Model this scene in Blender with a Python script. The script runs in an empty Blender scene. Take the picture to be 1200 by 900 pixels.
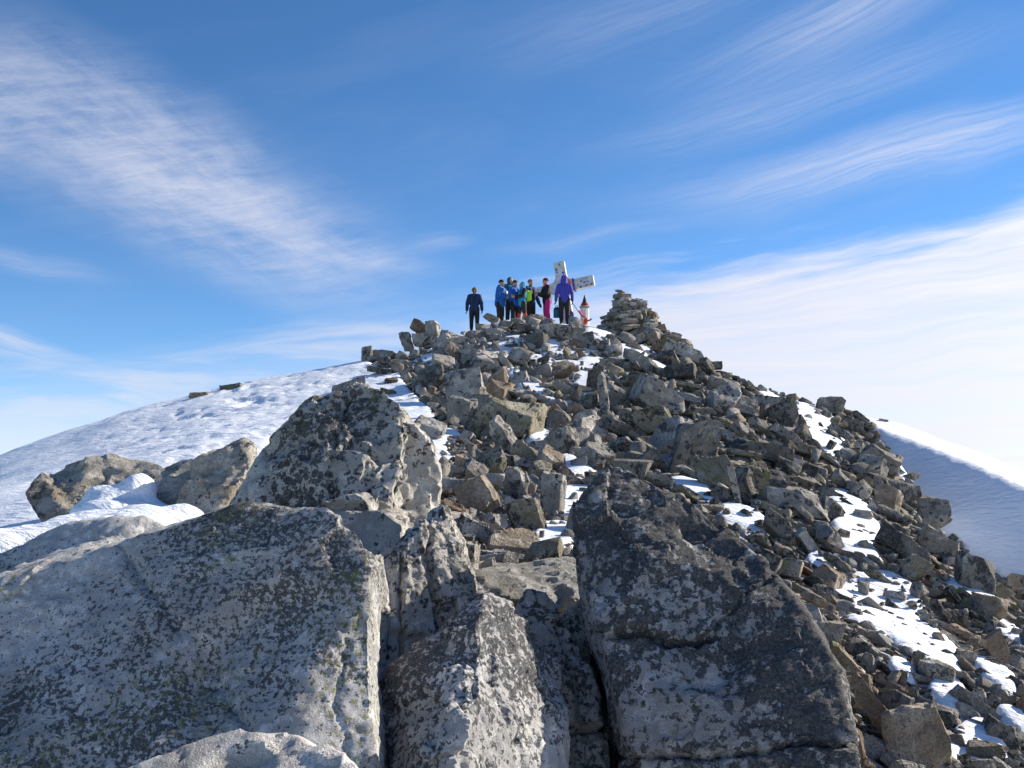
import bpy, bmesh, math, random
import numpy as np
from mathutils import Vector, Matrix, Euler

R = math.radians
random.seed(7)
rng = np.random.default_rng(7)
scene = bpy.context.scene
C = scene.collection

# ------------------------------------------------------------------ camera
FPX = 1170.0                                   # focal length in pixels of a 1200 x 900 frame
PITCH = math.atan(140.0 / FPX)                 # eye-level horizon falls on row 590
cam_data = bpy.data.cameras.new('camera')
cam_data.sensor_width = 36.0
cam_data.lens = 36.0 * FPX / 1200.0
cam_data.clip_start = 0.05
cam_data.clip_end = 20000
cam = bpy.data.objects.new('camera', cam_data)
cam.rotation_euler = (R(90) + PITCH, 0, 0)
C.objects.link(cam)
scene.camera = cam

# ------------------------------------------------------------------ light
SUN_AZ, SUN_EL = 65.0, 28.5                    # degrees clockwise from +Y, above the horizon
sd = Vector((math.sin(R(SUN_AZ)) * math.cos(R(SUN_EL)), math.cos(R(SUN_AZ)) * math.cos(R(SUN_EL)), math.sin(R(SUN_EL))))
sun_data = bpy.data.lights.new('sun', 'SUN')
sun_data.energy = 4.9
sun_data.angle = R(0.53)
sun_data.color = (1.0, 0.89, 0.74)
sun = bpy.data.objects.new('sun', sun_data)
sun.rotation_euler = sd.to_track_quat('Z', 'Y').to_euler()
sun.location = sd * 60
C.objects.link(sun)

world = bpy.data.worlds.new('World')
scene.world = world
world.use_nodes = True
scene.view_settings.view_transform = 'Standard'
scene.view_settings.look = 'None'
scene.view_settings.gamma = 1.0
scene.view_settings.use_curve_mapping = False
scene.view_settings.exposure = 0.78
SKY_STRENGTH = 0.104
CLOUD_STRENGTH = 6.8


class NB:
    """small node-tree helper"""
    def __init__(self, tree):
        self.t = tree; self.n = tree.nodes; self.l = tree.links

    def node(self, kind, **kw):
        nd = self.n.new(kind)
        for k, v in kw.items():
            setattr(nd, k, v)
        return nd

    def put(self, sock, v):
        if isinstance(v, bpy.types.NodeSocket):
            self.l.new(v, sock)
        elif v is not None:
            sock.default_value = v

    def m(self, op, a, b=None, c=None, clamp=False):
        nd = self.node('ShaderNodeMath', operation=op, use_clamp=clamp)
        for i, v in enumerate((a, b, c)):
            if v is not None:
                self.put(nd.inputs[i], v)
        return nd.outputs[0]

    def v(self, op, a, b=None):
        nd = self.node('ShaderNodeVectorMath', operation=op)
        self.put(nd.inputs[0], a)
        if b is not None:
            if op == 'SCALE':
                self.put(nd.inputs['Scale'], b)
            else:
                self.put(nd.inputs[1], b)
        return nd.outputs['Value'] if op in ('LENGTH', 'DOT_PRODUCT') else nd.outputs[0]

    def smooth(self, x, lo, hi, a=0.0, b=1.0):
        nd = self.node('ShaderNodeMapRange', interpolation_type='SMOOTHSTEP')
        for i, val in enumerate((x, lo, hi, a, b)):
            self.put(nd.inputs[i], val)
        return nd.outputs[0]

    def lin(self, x, lo, hi, a=0.0, b=1.0):
        nd = self.node('ShaderNodeMapRange')
        for i, val in enumerate((x, lo, hi, a, b)):
            self.put(nd.inputs[i], val)
        return nd.outputs[0]

    def noise(self, vec, scale, detail=4.0, rough=0.55, dist=0.0):
        nd = self.node('ShaderNodeTexNoise')
        self.put(nd.inputs['Vector'], vec)
        nd.inputs['Scale'].default_value = scale
        nd.inputs['Detail'].default_value = detail
        nd.inputs['Roughness'].default_value = rough
        nd.inputs['Distortion'].default_value = dist
        return nd.outputs['Fac']

    def mix(self, f, a, b):
        nd = self.node('ShaderNodeMix', data_type='RGBA')
        self.put(nd.inputs[0], f); self.put(nd.inputs[6], a); self.put(nd.inputs[7], b)
        return nd.outputs[2]

    def xyz(self, x, y, z):
        nd = self.node('ShaderNodeCombineXYZ')
        self.put(nd.inputs[0], x); self.put(nd.inputs[1], y); self.put(nd.inputs[2], z)
        return nd.outputs[0]

    def mapping(self, vec, loc=(0, 0, 0), rot=(0, 0, 0), scale=(1, 1, 1), kind='TEXTURE'):
        nd = self.node('ShaderNodeMapping', vector_type=kind)
        self.put(nd.inputs[0], vec)
        nd.inputs[1].default_value = loc; nd.inputs[2].default_value = rot; nd.inputs[3].default_value = scale
        return nd.outputs[0]


def build_sky():
    b = NB(world.node_tree)
    b.n.clear()
    out = b.node('ShaderNodeOutputWorld')
    bg = b.node('ShaderNodeBackground')
    sky = b.node('ShaderNodeTexSky', sky_type='NISHITA', sun_disc=False)
    sky.sun_elevation = R(SUN_EL); sky.sun_rotation = R(SUN_AZ)
    sky.altitude = 3400.0; sky.air_density = 1.0; sky.dust_density = 0.25; sky.ozone_density = 2.2
    tc = b.node('ShaderNodeTexCoord')
    d = b.v('NORMALIZE', tc.outputs['Generated'])
    sp = b.node('ShaderNodeSeparateXYZ'); b.put(sp.inputs[0], d)
    x, y, z = sp.outputs
    az = b.m('MULTIPLY', b.m('ARCTAN2', x, y), 180 / math.pi)       # degrees, 0 = along the ridge
    el = b.m('MULTIPLY', b.m('ARCSINE', z), 180 / math.pi)
    p = b.xyz(az, el, 0.0)
    warp = b.noise(b.mapping(p, scale=(9, 5, 1)), 1.0, 3, 0.5)
    w2 = b.m('MULTIPLY', b.m('SUBTRACT', warp, 0.5), 2.2)
    pw = b.xyz(b.m('ADD', az, w2), b.m('ADD', el, w2), 0.0)

    def streaks(theta, sx, sy, lo, hi, detail=6, rough=0.6, off=0.0):
        q = b.mapping(pw, loc=(off, off * 0.7, 0), rot=(0, 0, R(theta)), scale=(sx, sy, 1))
        return b.smooth(b.noise(q, 1.0, detail, rough, 0.25), lo, hi)

    def blob(a0, e0, theta, la, wd, lo=0.0, hi=1.15):
        q = b.mapping(pw, loc=(a0, e0, 0), rot=(0, 0, R(theta)), scale=(la, wd, 1))
        return b.smooth(b.v('LENGTH', q), hi, lo)

    # veil towards the horizon, thickening to the sunny side
    edge = b.lin(az, -30.0, 30.0, 7.2, 16.6)
    edge = b.m('ADD', edge, b.m('MULTIPLY', b.m('SUBTRACT', streaks(7, 16, 1.6, 0.0, 1.0), 0.5), 4.6))
    bank = b.smooth(b.m('SUBTRACT', edge, el), -0.6, 2.6)
    bank_op = b.smooth(az, -18.0, 12.0, 0.62, 1.0)
    tex = b.lin(streaks(5, 14, 0.8, 0.25, 0.75, 7, 0.62, off=3.1), 0.0, 1.0, 0.66, 1.0)
    tex = b.m('ADD', b.m('MULTIPLY', tex, b.smooth(el, 3.0, 13.0, 0.6, 1.0)), b.smooth(el, 3.0, 13.0, 0.4, 0.0))
    left_gap = b.smooth(streaks(-3, 14, 2.2, 0.36, 0.62, off=9.7), 0, 1, 0.30, 1.0)
    gap = b.smooth(az, -4.0, 9.0)
    tex = b.m('MULTIPLY', tex, b.m('ADD', b.m('MULTIPLY', left_gap, b.m('SUBTRACT', 1.0, gap)), gap))
    cloud = b.m('MULTIPLY', b.m('MULTIPLY', bank, bank_op), tex)

    def over(c, a):
        return b.m('SUBTRACT', 1.0, b.m('MULTIPLY', b.m('SUBTRACT', 1.0, c), b.m('SUBTRACT', 1.0, a)))

    # feathered cirrus fan on the shady side
    fan = b.m('MAXIMUM', blob(-19.0, 17.5, -24, 17, 5.2, 0.1, 1.1), b.m('MULTIPLY', blob(-28, 20.0, -14, 12, 4.6, 0.1, 1.1), 0.8))
    fan = b.m('MAXIMUM', fan, b.m('MULTIPLY', blob(-10, 14.2, -8, 7, 1.6, 0.1, 1.1), 0.8))
    feather = b.m('ADD', b.m('MULTIPLY', streaks(12, 4.2, 0.55, 0.25, 0.80, 9, 0.74), 0.45), b.m('MULTIPLY', streaks(-20, 9, 3.0, 0.25, 0.72, 6, 0.62, 5.0), 0.58))
    cloud = over(cloud, b.m('MULTIPLY', b.m('MULTIPLY', fan, feather), 0.85))
    # wind-drawn streaks above the bank
    for (a0, e0, th, la, wd, op, of) in ((20, 26.0, 17, 13, 2.2, 0.36, 1.0), (16, 21.8, 11, 14, 1.9, 0.26, 2.0), (22.0, 18.4, 7, 12, 2.0, 0.60, 3.0), (14, 18.0, 9, 9, 1.4, 0.22, 10.0),
                                         (5, 15.2, 8, 8, 0.7, 0.20, 4.0), (-26.5, 12.3, -4, 5, 0.8, 0.32, 5.0), (-4.3, 14.8, 3, 2.4, 0.6, 0.30, 6.0),
                                         (-27, 8.4, -14, 5, 0.8, 0.75, 7.0), (9, 27.5, 14, 13, 2.6, 0.18, 8.0), (24, 6.6, -1.5, 7, 0.35, -0.35, 9.0)):
        msk = b.m('MULTIPLY', blob(a0, e0, th, la, wd), streaks(th + 2, 9.5, 0.40, 0.12, 0.82, 9, 0.72, of * 3.3))
        if op > 0:
            cloud = over(cloud, b.m('MULTIPLY', msk, op))
        else:
            cloud = b.m('MULTIPLY', cloud, b.m('ADD', 1.0, b.m('MULTIPLY', msk, op)))
    # thin high veil everywhere
    veil = b.m('MULTIPLY', streaks(12, 22, 5, 0.42, 0.8, 5, 0.6, 13.0), 0.07)
    cloud = over(cloud, veil)
    cloud = b.m('MULTIPLY', cloud, b.smooth(el, -4, 1))
    # clouds scatter more light near the sun
    cs = b.v('DOT_PRODUCT', d, tuple(sd))
    glow = b.lin(b.m('POWER', b.m('MAXIMUM', cs, 0.0), 5.0), 0.0, 1.0, 0.78, 1.12)
    ccol = b.v('SCALE', b.mix(b.smooth(cs, 0.5, 0.97), (0.86, 0.865, 0.97, 1), (1.0, 0.965, 0.94, 1)), b.m('MULTIPLY', glow, CLOUD_STRENGTH))
    hs = b.node('ShaderNodeHueSaturation'); hs.inputs['Saturation'].default_value = 1.20; hs.inputs['Hue'].default_value = 0.5
    b.put(hs.inputs['Color'], sky.outputs[0])
    col = b.mix(cloud, hs.outputs[0], ccol)
    b.put(bg.inputs['Color'], col)
    bg.inputs['Strength'].default_value = SKY_STRENGTH
    b.put(out.inputs['Surface'], bg.outputs[0])


build_sky()
world.cycles.sampling_method = 'MANUAL'
world.cycles.sample_map_resolution = 512
scene.cycles.max_bounces = 4
scene.cycles.diffuse_bounces = 3
scene.cycles.glossy_bounces = 1
scene.cycles.transmission_bounces = 0


# ------------------------------------------------------------------ numeric helpers
def P(px, py, d):
    """a point that stands d metres ahead of the viewpoint, in the direction of a picture position"""
    u = (px - 600.0) / FPX; v = (450.0 - py) / FPX
    dy = math.cos(PITCH) - v * math.sin(PITCH)
    k = d / dy
    return np.array((u * k, d, (math.sin(PITCH) + v * math.cos(PITCH)) * k))


def project(p):
    p = np.asarray(p, float)
    c, s = math.cos(PITCH), math.sin(PITCH)
    fw = np.maximum(p[..., 1] * c + p[..., 2] * s, 0.2)
    up = -p[..., 1] * s + p[..., 2] * c
    return 600.0 + FPX * p[..., 0] / fw, 450.0 - FPX * up / fw


_perm = np.random.default_rng(3).permutation(512).astype(np.int64)
_grad = np.random.default_rng(4).normal(size=(512, 3)); _grad /= np.linalg.norm(_grad, axis=1)[:, None]


def _hash(i, j, k):
    return _perm[(_perm[(_perm[i & 511] + j) & 511] + k) & 511]


def noise3(p):
    p = np.asarray(p, float)
    i = np.floor(p).astype(np.int64); f = p - i
    w = f * f * f * (f * (f * 6 - 15) + 10)
    r = np.zeros(len(p))
    for dx in (0, 1):
        for dy in (0, 1):
            for dz in (0, 1):
                g = _grad[_hash(i[:, 0] + dx, i[:, 1] + dy, i[:, 2] + dz)]
                dot = (g * (f - (dx, dy, dz))).sum(1)
                r += dot * (w[:, 0] if dx else 1 - w[:, 0]) * (w[:, 1] if dy else 1 - w[:, 1]) * (w[:, 2] if dz else 1 - w[:, 2])
    return r


def fbm(p, octaves=4, gain=0.5):
    a, r = 1.0, np.zeros(len(p))
    for o in range(octaves):
        r += a * noise3(p * (2.03 ** o) + 17.3 * o); a *= gain
    return r


def ridged(p, octaves=4, gain=0.55):
    a, r = 1.0, np.zeros(len(p))
    for o in range(octaves):
        r += a * (0.35 - np.abs(noise3(p * (2.07 ** o) + 11.1 * o))); a *= gain
    return r


def facets(p, slope=0.5):
    """broken planes: each irregular cell is a plane of its own, with steps where cells meet"""
    base = np.floor(p).astype(np.int64)
    best = np.full(len(p), 1e9); h = np.zeros(len(p))
    for dx in (-1, 0, 1):
        for dy in (-1, 0, 1):
            for dz in (-1, 0, 1):
                i = base + (dx, dy, dz)
                k = _hash(i[:, 0], i[:, 1], i[:, 2])
                c = i + 0.5 + 0.42 * _grad[k]
                q = p - c
                d2 = (q * q).sum(1)
                s = d2 < best
                best[s] = d2[s]
                g = _grad[(k[s] + 77) & 511]
                h[s] = (q[s] * g).sum(1) * slope + 0.35 * g[:, 0]
    return h


def set_props(o, label=None, cat=None, group=None, kind=None):
    if label: o['label'] = label
    if cat: o['category'] = cat
    if group: o['group'] = group
    if kind: o['kind'] = kind
    return o


def link(name, me, parent=None, loc=None):
    o = bpy.data.objects.new(name, me)
    C.objects.link(o)
    if loc is not None: o.location = loc
    if parent is not None: o.parent = parent
    return o


def mesh_from(name, verts, faces, mats=(), smooth=True, sharp=None):
    me = bpy.data.meshes.new(name)
    me.from_pydata([tuple(v) for v in verts], [], [tuple(f) for f in faces])
    for m in mats: me.materials.append(m)
    if smooth: me.polygons.foreach_set('use_smooth', np.ones(len(me.polygons), bool))
    if sharp: me.set_sharp_from_angle(angle=R(sharp))
    me.update()
    return me


def grid_mesh(name, V, keep=None, mats=()):
    """V: rows x cols x 3"""
    n, m = V.shape[:2]
    idx = np.arange(n * m).reshape(n, m)
    q = np.stack((idx[:-1, :-1], idx[:-1, 1:], idx[1:, 1:], idx[1:, :-1]), -1).reshape(-1, 4)
    if keep is not None:
        kk = keep.reshape(-1)
        q = q[kk[q].any(1)]
    used = np.unique(q)
    remap = np.full(n * m, -1); remap[used] = np.arange(len(used))
    verts = V.reshape(-1, 3)[used]; q = remap[q]
    me = bpy.data.meshes.new(name)
    me.vertices.add(len(verts)); me.vertices.foreach_set('co', verts.astype(np.float32).ravel())
    me.loops.add(q.size); me.loops.foreach_set('vertex_index', q.astype(np.int32).ravel())
    me.polygons.add(len(q)); me.polygons.foreach_set('loop_start', np.arange(0, q.size, 4, dtype=np.int32))
    me.polygons.foreach_set('use_smooth', np.ones(len(q), bool))
    me.update(calc_edges=True)
    for m_ in mats: me.materials.append(m_)
    return me


# ------------------------------------------------------------------ materials
def rock_mat(name, base=(0.36, 0.35, 0.33), pale=(0.55, 0.54, 0.51), dark=0.35, spot=26.0, round_spots=0.3, green=0.15,
             warm=0.25, warm_col=(0.30, 0.19, 0.10), streak=(1, 1, 1), bump=1.0, vary=0.0, bscale=1.0, dark_col=(0.030, 0.031, 0.034), cover_w=0.40):
    m = bpy.data.materials.new(name); m.use_nodes = True
    b = NB(m.node_tree); b.n.clear()
    out = b.node('ShaderNodeOutputMaterial'); bs = b.node('ShaderNodeBsdfPrincipled')
    b.put(out.inputs[0], bs.outputs[0])
    g = b.node('ShaderNodeNewGeometry'); oi = b.node('ShaderNodeObjectInfo')
    rnd = b.m('FRACT', b.m('ADD', oi.outputs['Random'], g.outputs['Random Per Island']))
    pos = b.v('ADD', g.outputs['Position'], b.v('SCALE', (31.0, 17.0, 53.0), b.m('MULTIPLY', oi.outputs['Random'], 1.0)))
    ps = b.mapping(pos, scale=streak)
    big = b.noise(pos, 1.1 * bscale, 3, 0.55)
    mid = b.noise(ps, 5.0 * bscale, 4, 0.66)
    fine = b.noise(ps, spot * 2.6, 4, 0.74)
    grain = b.noise(pos, spot * 11.0, 2, 0.6)
    # clean stone: grey with paler, weathered patches
    col = b.mix(b.smooth(mid, 0.34, 0.64), (base[0] * 0.72, base[1] * 0.72, base[2] * 0.73, 1), (*base, 1))
    col = b.mix(b.smooth(b.noise(ps, spot * 0.5, 5, 0.74), 0.50, 0.60), col, (*pale, 1))
    col = b.mix(b.m('MULTIPLY', b.smooth(b.noise(pos, 2.3 * bscale, 3, 0.6), 0.50, 0.68), warm), col, (*warm_col, 1))
    # broad weathering tone and pale lichen rosettes
    col = b.v('SCALE', col, b.lin(b.noise(ps, 1.9 * bscale, 4, 0.62), 0.3, 0.7, 0.72, 1.2))
    n0 = b.noise(pos, spot * 1.1, 3, 0.6)
    vr = b.node('ShaderNodeTexVoronoi'); b.put(vr.inputs['Vector'], b.v('ADD', pos, b.v('SCALE', b.xyz(fine, n0, mid), 2.6 / spot))); vr.inputs['Scale'].default_value = spot * 0.27
    ro = b.smooth(b.m('ADD', vr.outputs['Distance'], b.m('MULTIPLY', b.m('SUBTRACT', fine, 0.5), 0.35)), 0.36, 0.18)
    vs = b.node('ShaderNodeSeparateColor'); b.put(vs.inputs[0], vr.outputs['Color'])
    ro = b.m('MULTIPLY', ro, b.smooth(vs.outputs[0], 0.62, 0.66))
    col = b.mix(b.m('MULTIPLY', ro, 0.5), col, b.v('SCALE', (pale[0], pale[1], pale[2]), b.lin(fine, 0.3, 0.7, 0.8, 1.15)))
    # per-stone tone
    if vary:
        tone = b.lin(rnd, 0, 1, 1.0 - vary, 1.0 + vary * 0.75)
        col = b.v('SCALE', col, tone)
    # dark crust lichen: ragged blotches with round dots at their fringe
    cover = b.m('ADD', b.m('MULTIPLY', b.m('SUBTRACT', big, 0.5), 1.05), b.m('MULTIPLY', b.m('SUBTRACT', mid, 0.5), 0.45))
    n1 = b.noise(ps, spot, 5, 0.72)
    th = 0.70 - 0.34 * dark
    k1 = b.smooth(b.m('ADD', n1, b.m('MULTIPLY', cover, cover_w)), th - 0.008, th + 0.030)
    vo = b.node('ShaderNodeTexVoronoi'); b.put(vo.inputs['Vector'], b.v('ADD', ps, b.v('SCALE', b.xyz(fine, mid, n1), 0.9 / spot)))
    vo.inputs['Scale'].default_value = spot * 0.62
    rad = b.m('ADD', b.lin(cover, -0.25, 0.3, 0.02, 0.42), b.m('MULTIPLY', b.m('SUBTRACT', fine, 0.5), 0.25))
    k2 = b.m('MULTIPLY', b.smooth(b.m('SUBTRACT', rad, vo.outputs['Distance']), -0.03, 0.05), min(1.0, round_spots * 2.2))
    k2 = b.m('MULTIPLY', k2, b.smooth(b.noise(pos, spot * 0.2, 2, 0.5), 0.62 - 0.3 * round_spots, 0.72 - 0.3 * round_spots))
    k = b.m('MULTIPLY', b.m('MAXIMUM', k1, k2), b.lin(ro, 0, 1, 1.0, 0.45))
    k = b.m('MULTIPLY', k, b.lin(fine, 0.3, 0.6, 0.72, 1.0))
    dk = b.mix(b.smooth(grain, 0.4, 0.62), (*dark_col, 1), (dark_col[0] * 2.6, dark_col[1] * 2.6, dark_col[2] * 2.5, 1))
    col = b.mix(k, col, dk)
    if green:
        gm = b.m('MULTIPLY', b.smooth(b.noise(pos, spot * 0.75, 4, 0.7), 0.52, 0.60), b.smooth(b.noise(pos, 1.7 * bscale, 3, 0.5), 0.66 - 0.24 * green, 0.80 - 0.24 * green))
        col = b.mix(b.m('MULTIPLY', gm, 0.75), col, b.mix(grain, (0.10, 0.12, 0.025, 1), (0.26, 0.27, 0.08, 1)))
    sp = b.lin(grain, 0.25, 0.75, 0.62, 1.34)
    col = b.v('SCALE', col, sp)
    b.put(bs.inputs['Base Color'], col)
    bs.inputs['Roughness'].default_value = 0.88
    bs.inputs['Specular IOR Level'].default_value = 0.22
    h = b.m('ADD', b.m('MULTIPLY', fine, 0.8), b.m('ADD', b.m('MULTIPLY', n1, 0.7), b.m('MULTIPLY', grain, 0.22)))
    bp = b.node('ShaderNodeBump'); bp.inputs['Strength'].default_value = 0.85
    bp.inputs['Distance'].default_value = 0.55 / spot * bump
    b.put(bp.inputs['Height'], h); b.put(bs.inputs['Normal'], bp.outputs[0])
    return m


def snow_mat():
    m = bpy.data.materials.new('snow'); m.use_nodes = True
    b = NB(m.node_tree); b.n.clear()
    out = b.node('ShaderNodeOutputMaterial'); bs = b.node('ShaderNodeBsdfPrincipled')
    b.put(out.inputs[0], bs.outputs[0])
    g = b.node('ShaderNodeNewGeometry'); pos = g.outputs['Position']
    n = b.noise(pos, 1.2, 4, 0.6)
    b.put(bs.inputs['Base Color'], b.mix(b.smooth(n, 0.3, 0.7), (0.76, 0.82, 0.90, 1), (0.83, 0.865, 0.92, 1)))
    bs.inputs['Roughness'].default_value = 0.55
    bs.inputs['Specular IOR Level'].default_value = 0.25
    q = b.mapping(pos, rot=(0, 0, R(-28)), scale=(1.9, 0.6, 1.0))
    h = b.m('ADD', b.m('MULTIPLY', b.noise(q, 4.5, 5, 0.62, 0.5), 1.1), b.m('MULTIPLY', b.noise(pos, 26.0, 4, 0.65), 0.16))
    h = b.m('ADD', h, b.m('MULTIPLY', b.noise(pos, 110.0, 3, 0.6), 0.03))
    bp = b.node('ShaderNodeBump'); bp.inputs['Strength'].default_value = 0.8; bp.inputs['Distance'].default_value = 0.075
    b.put(bp.inputs['Height'], h); b.put(bs.inputs['Normal'], bp.outputs[0])
    return m


def plain(name, col, rough=0.7, metal=0.0, var=0.15, scale=30.0, bump=0.0):
    m = bpy.data.materials.new(name); m.use_nodes = True
    b = NB(m.node_tree)
    bs = b.n['Principled BSDF']
    g = b.node('ShaderNodeNewGeometry')
    n = b.noise(g.outputs['Position'], scale, 4, 0.6)
    b.put(bs.inputs['Base Color'], b.v('SCALE', (*col,), b.lin(n, 0.25, 0.75, 1 - var, 1 + var)))
    bs.inputs['Roughness'].default_value = rough; bs.inputs['Metallic'].default_value = metal
    bs.inputs['Specular IOR Level'].default_value = 0.3
    if bump:
        bp = b.node('ShaderNodeBump'); bp.inputs['Strength'].default_value = 0.6; bp.inputs['Distance'].default_value = bump
        b.put(bp.inputs['Height'], n); b.put(bs.inputs['Normal'], bp.outputs[0])
    return m


SNOW = snow_mat()
GROUND = rock_mat('rubble_earth', base=(0.29, 0.275, 0.25), pale=(0.42, 0.405, 0.375), dark=0.45, spot=7.0, green=0.1, warm=0.5, bump=1.2, bscale=1.0)
M_PALE_BIG = rock_mat('granite_pale_lichen', base=(0.49, 0.495, 0.50), pale=(0.66, 0.665, 0.67), dark=0.50, spot=52.0, round_spots=0.60, green=0.75, warm=0.12, cover_w=0.62)
M_SPOTTED = rock_mat('granite_spotted_lichen', base=(0.54, 0.525, 0.48), pale=(0.72, 0.70, 0.65), dark=0.46, spot=19.0, round_spots=0.95, green=0.65, warm=0.12)
M_RIB = rock_mat('granite_fluted_lichen', base=(0.54, 0.525, 0.49), pale=(0.72, 0.70, 0.66), dark=0.46, spot=24.0, round_spots=0.9, green=0.15, warm=0.15)
M_CENTRE = rock_mat('granite_peak_lichen', base=(0.56, 0.56, 0.56), pale=(0.74, 0.735, 0.72), dark=0.46, cover_w=0.65, spot=40.0, round_spots=0.6, green=0.12, warm=0.05, streak=(1, 1, 1.12))
M_DARK = rock_mat('granite_black_lichen', base=(0.44, 0.435, 0.43), pale=(0.60, 0.60, 0.60), dark=0.86, spot=25.0, round_spots=0.6, green=0.16, warm=0.14, cover_w=0.80, warm_col=(0.24, 0.15, 0.08))
M_SLAB = rock_mat('granite_olive_slab', base=(0.34, 0.33, 0.30), pale=(0.50, 0.50, 0.48), dark=0.35, spot=20.0, round_spots=0.3, green=0.75, warm=0.45, warm_col=(0.17, 0.13, 0.06))
M_WHITE = rock_mat('granite_white', base=(0.55, 0.54, 0.52), pale=(0.70, 0.69, 0.66), dark=0.20, spot=30.0, round_spots=0.15, green=0.05, warm=0.15)
M_BUFF = rock_mat('granite_buff', base=(0.42, 0.395, 0.345), pale=(0.56, 0.54, 0.49), dark=0.28, spot=11.0, round_spots=0.3, green=0.08, warm=0.4)
TONES = {
    'grey': rock_mat('talus_grey', base=(0.37, 0.355, 0.325), pale=(0.54, 0.525, 0.49), dark=0.38, spot=7.5, round_spots=0.5, green=0.25, warm=0.20, vary=0.30),
    'dark': rock_mat('talus_dark', base=(0.25, 0.24, 0.215), pale=(0.40, 0.388, 0.36), dark=0.52, spot=6.5, round_spots=0.5, green=0.40, warm=0.40, warm_col=(0.19, 0.14, 0.07), vary=0.30),
    'pale': rock_mat('talus_pale', base=(0.42, 0.40, 0.36), pale=(0.58, 0.56, 0.52), dark=0.36, spot=8.0, round_spots=0.6, green=0.2, warm=0.25, vary=0.18),
    'tan': rock_mat('talus_tan', base=(0.36, 0.295, 0.225), pale=(0.50, 0.45, 0.38), dark=0.32, spot=7.0, round_spots=0.4, green=0.15, warm=0.5, warm_col=(0.34, 0.22, 0.13), vary=0.22),
    'rusty': rock_mat('talus_rusty', base=(0.23, 0.165, 0.12), pale=(0.36, 0.29, 0.23), dark=0.30, spot=7.0, round_spots=0.3, green=0.1, warm=0.6, warm_col=(0.24, 0.13, 0.07), vary=0.22),
    'olive': rock_mat('talus_olive', base=(0.30, 0.275, 0.205), pale=(0.42, 0.395, 0.32), dark=0.42, spot=7.0, round_spots=0.4, green=0.7, warm=0.4, warm_col=(0.20, 0.15, 0.06), vary=0.22),
}
TONE_WORD = {'grey': 'mid-grey', 'dark': 'dark', 'pale': 'pale grey', 'tan': 'tan', 'rusty': 'rust-brown', 'olive': 'olive-tinged'}

# ------------------------------------------------------------------ the hill
CTRL = [  # picture column, row, metres ahead
    (560, 391, 37.5), (600, 386, 38), (640, 383, 38), (590, 378, 35.4), (625, 377, 35.4), (655, 379, 35.4), (690, 385, 38), (740, 400, 37.5), (520, 402, 36),
    (450, 424, 33), (500, 424, 31), (560, 428, 30), (640, 428, 30), (720, 428, 31), (800, 438, 31), (860, 446, 33), (910, 466, 33),
    (430, 470, 25), (500, 480, 23), (560, 490, 22), (640, 490, 22), (720, 492, 22), (800, 500, 22.5), (900, 512, 24), (980, 520, 26),
    (500, 560, 14), (600, 562, 15), (660, 562, 15), (760, 562, 15.5), (850, 572, 15), (950, 590, 16), (1020, 600, 18),
    (560, 645, 9.6), (640, 650, 9.6), (760, 660, 9.2), (900, 680, 10), (1000, 700, 11), (1100, 700, 11.3), (1170, 700, 12.3),
    (900, 800, 7.0), (1050, 820, 7.2), (1190, 820, 7.7), (1190, 900, 6.6), (1000, 900, 6.0), (1400, 900, 7.5),
    (600, 900, 5.0), (300, 900, 4.6), (0, 900, 4.6), (-300, 900, 4.8),
    # snowfield on the shady side
    (0, 664, 8.8), (100, 624, 9.4), (220, 614, 9.2), (30, 600, 11.5), (160, 580, 12), (300, 560, 13), (-200, 700, 9),
    (250, 528, 17), (100, 540, 20), (0, 570, 20), (400, 480, 22), (330, 490, 23),
    (0, 541, 28), (60, 514, 30), (120, 493, 32), (230, 466, 35), (330, 444, 36), (420, 424, 35.5), (-150, 610, 26),
    # rib and snow slope on the sunny side
    (985, 496, 32), (1055, 547, 26), (1100, 628, 16.6), (1180, 694, 13.2),
    (1120, 536, 31), (1200, 572, 28.3), (1050, 509, 33), (1300, 622, 26.6), (1160, 553, 29.6), (1300, 700, 22), (1300, 780, 18), (1240, 760, 16),
    (1000, 492, 36), (1060, 500, 37), (1120, 522, 36), (1200, 552, 33), (1300, 600, 31),
]
WC = [P(*c) for c in CTRL] + [np.array((p[0], p[1], p[2] - 0.0256 * max(p[1], 0))) for p in (
    (-1, 44, 6.6), (4, 45, 6.6), (-12, 47, 3.6), (-22, 42, -0.5), (8, 47, 5.3), (22, 48, -1.0), (-26, 30, -1.5), (-32, 36, -5.0), (14, 56, 0.0), (28, 46, -5.0), (0, 56, 1.0), (-14, 60, -3.0), (12, 66, -3.0),
    (-3, 2, -1.75), (3, 2, -1.9), (0, -4, -2.6), (-8, -4, -3.2), (8, -4, -3.6), (-14, 8, -2.6), (-20, 18, -1.8), (14, 8, -3.8), (22, 20, -4.6), (28, 34, -5.0), (0, -14, -5), (18, -10, -7), (-18, -10, -6))]
WC = np.array(WC)


def _tps(r2):
    return 0.5 * r2 * np.log(r2 + 1e-9)


_A = np.c_[np.ones(len(WC)), WC[:, :2]]
_K = _tps(((WC[:, None, :2] - WC[None, :, :2]) ** 2).sum(-1)) + np.eye(len(WC)) * 0.04
_S = np.block([[_K, _A], [_A.T, np.zeros((3, 3))]])
_w = np.linalg.solve(_S, np.r_[WC[:, 2], 0, 0, 0])


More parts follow.
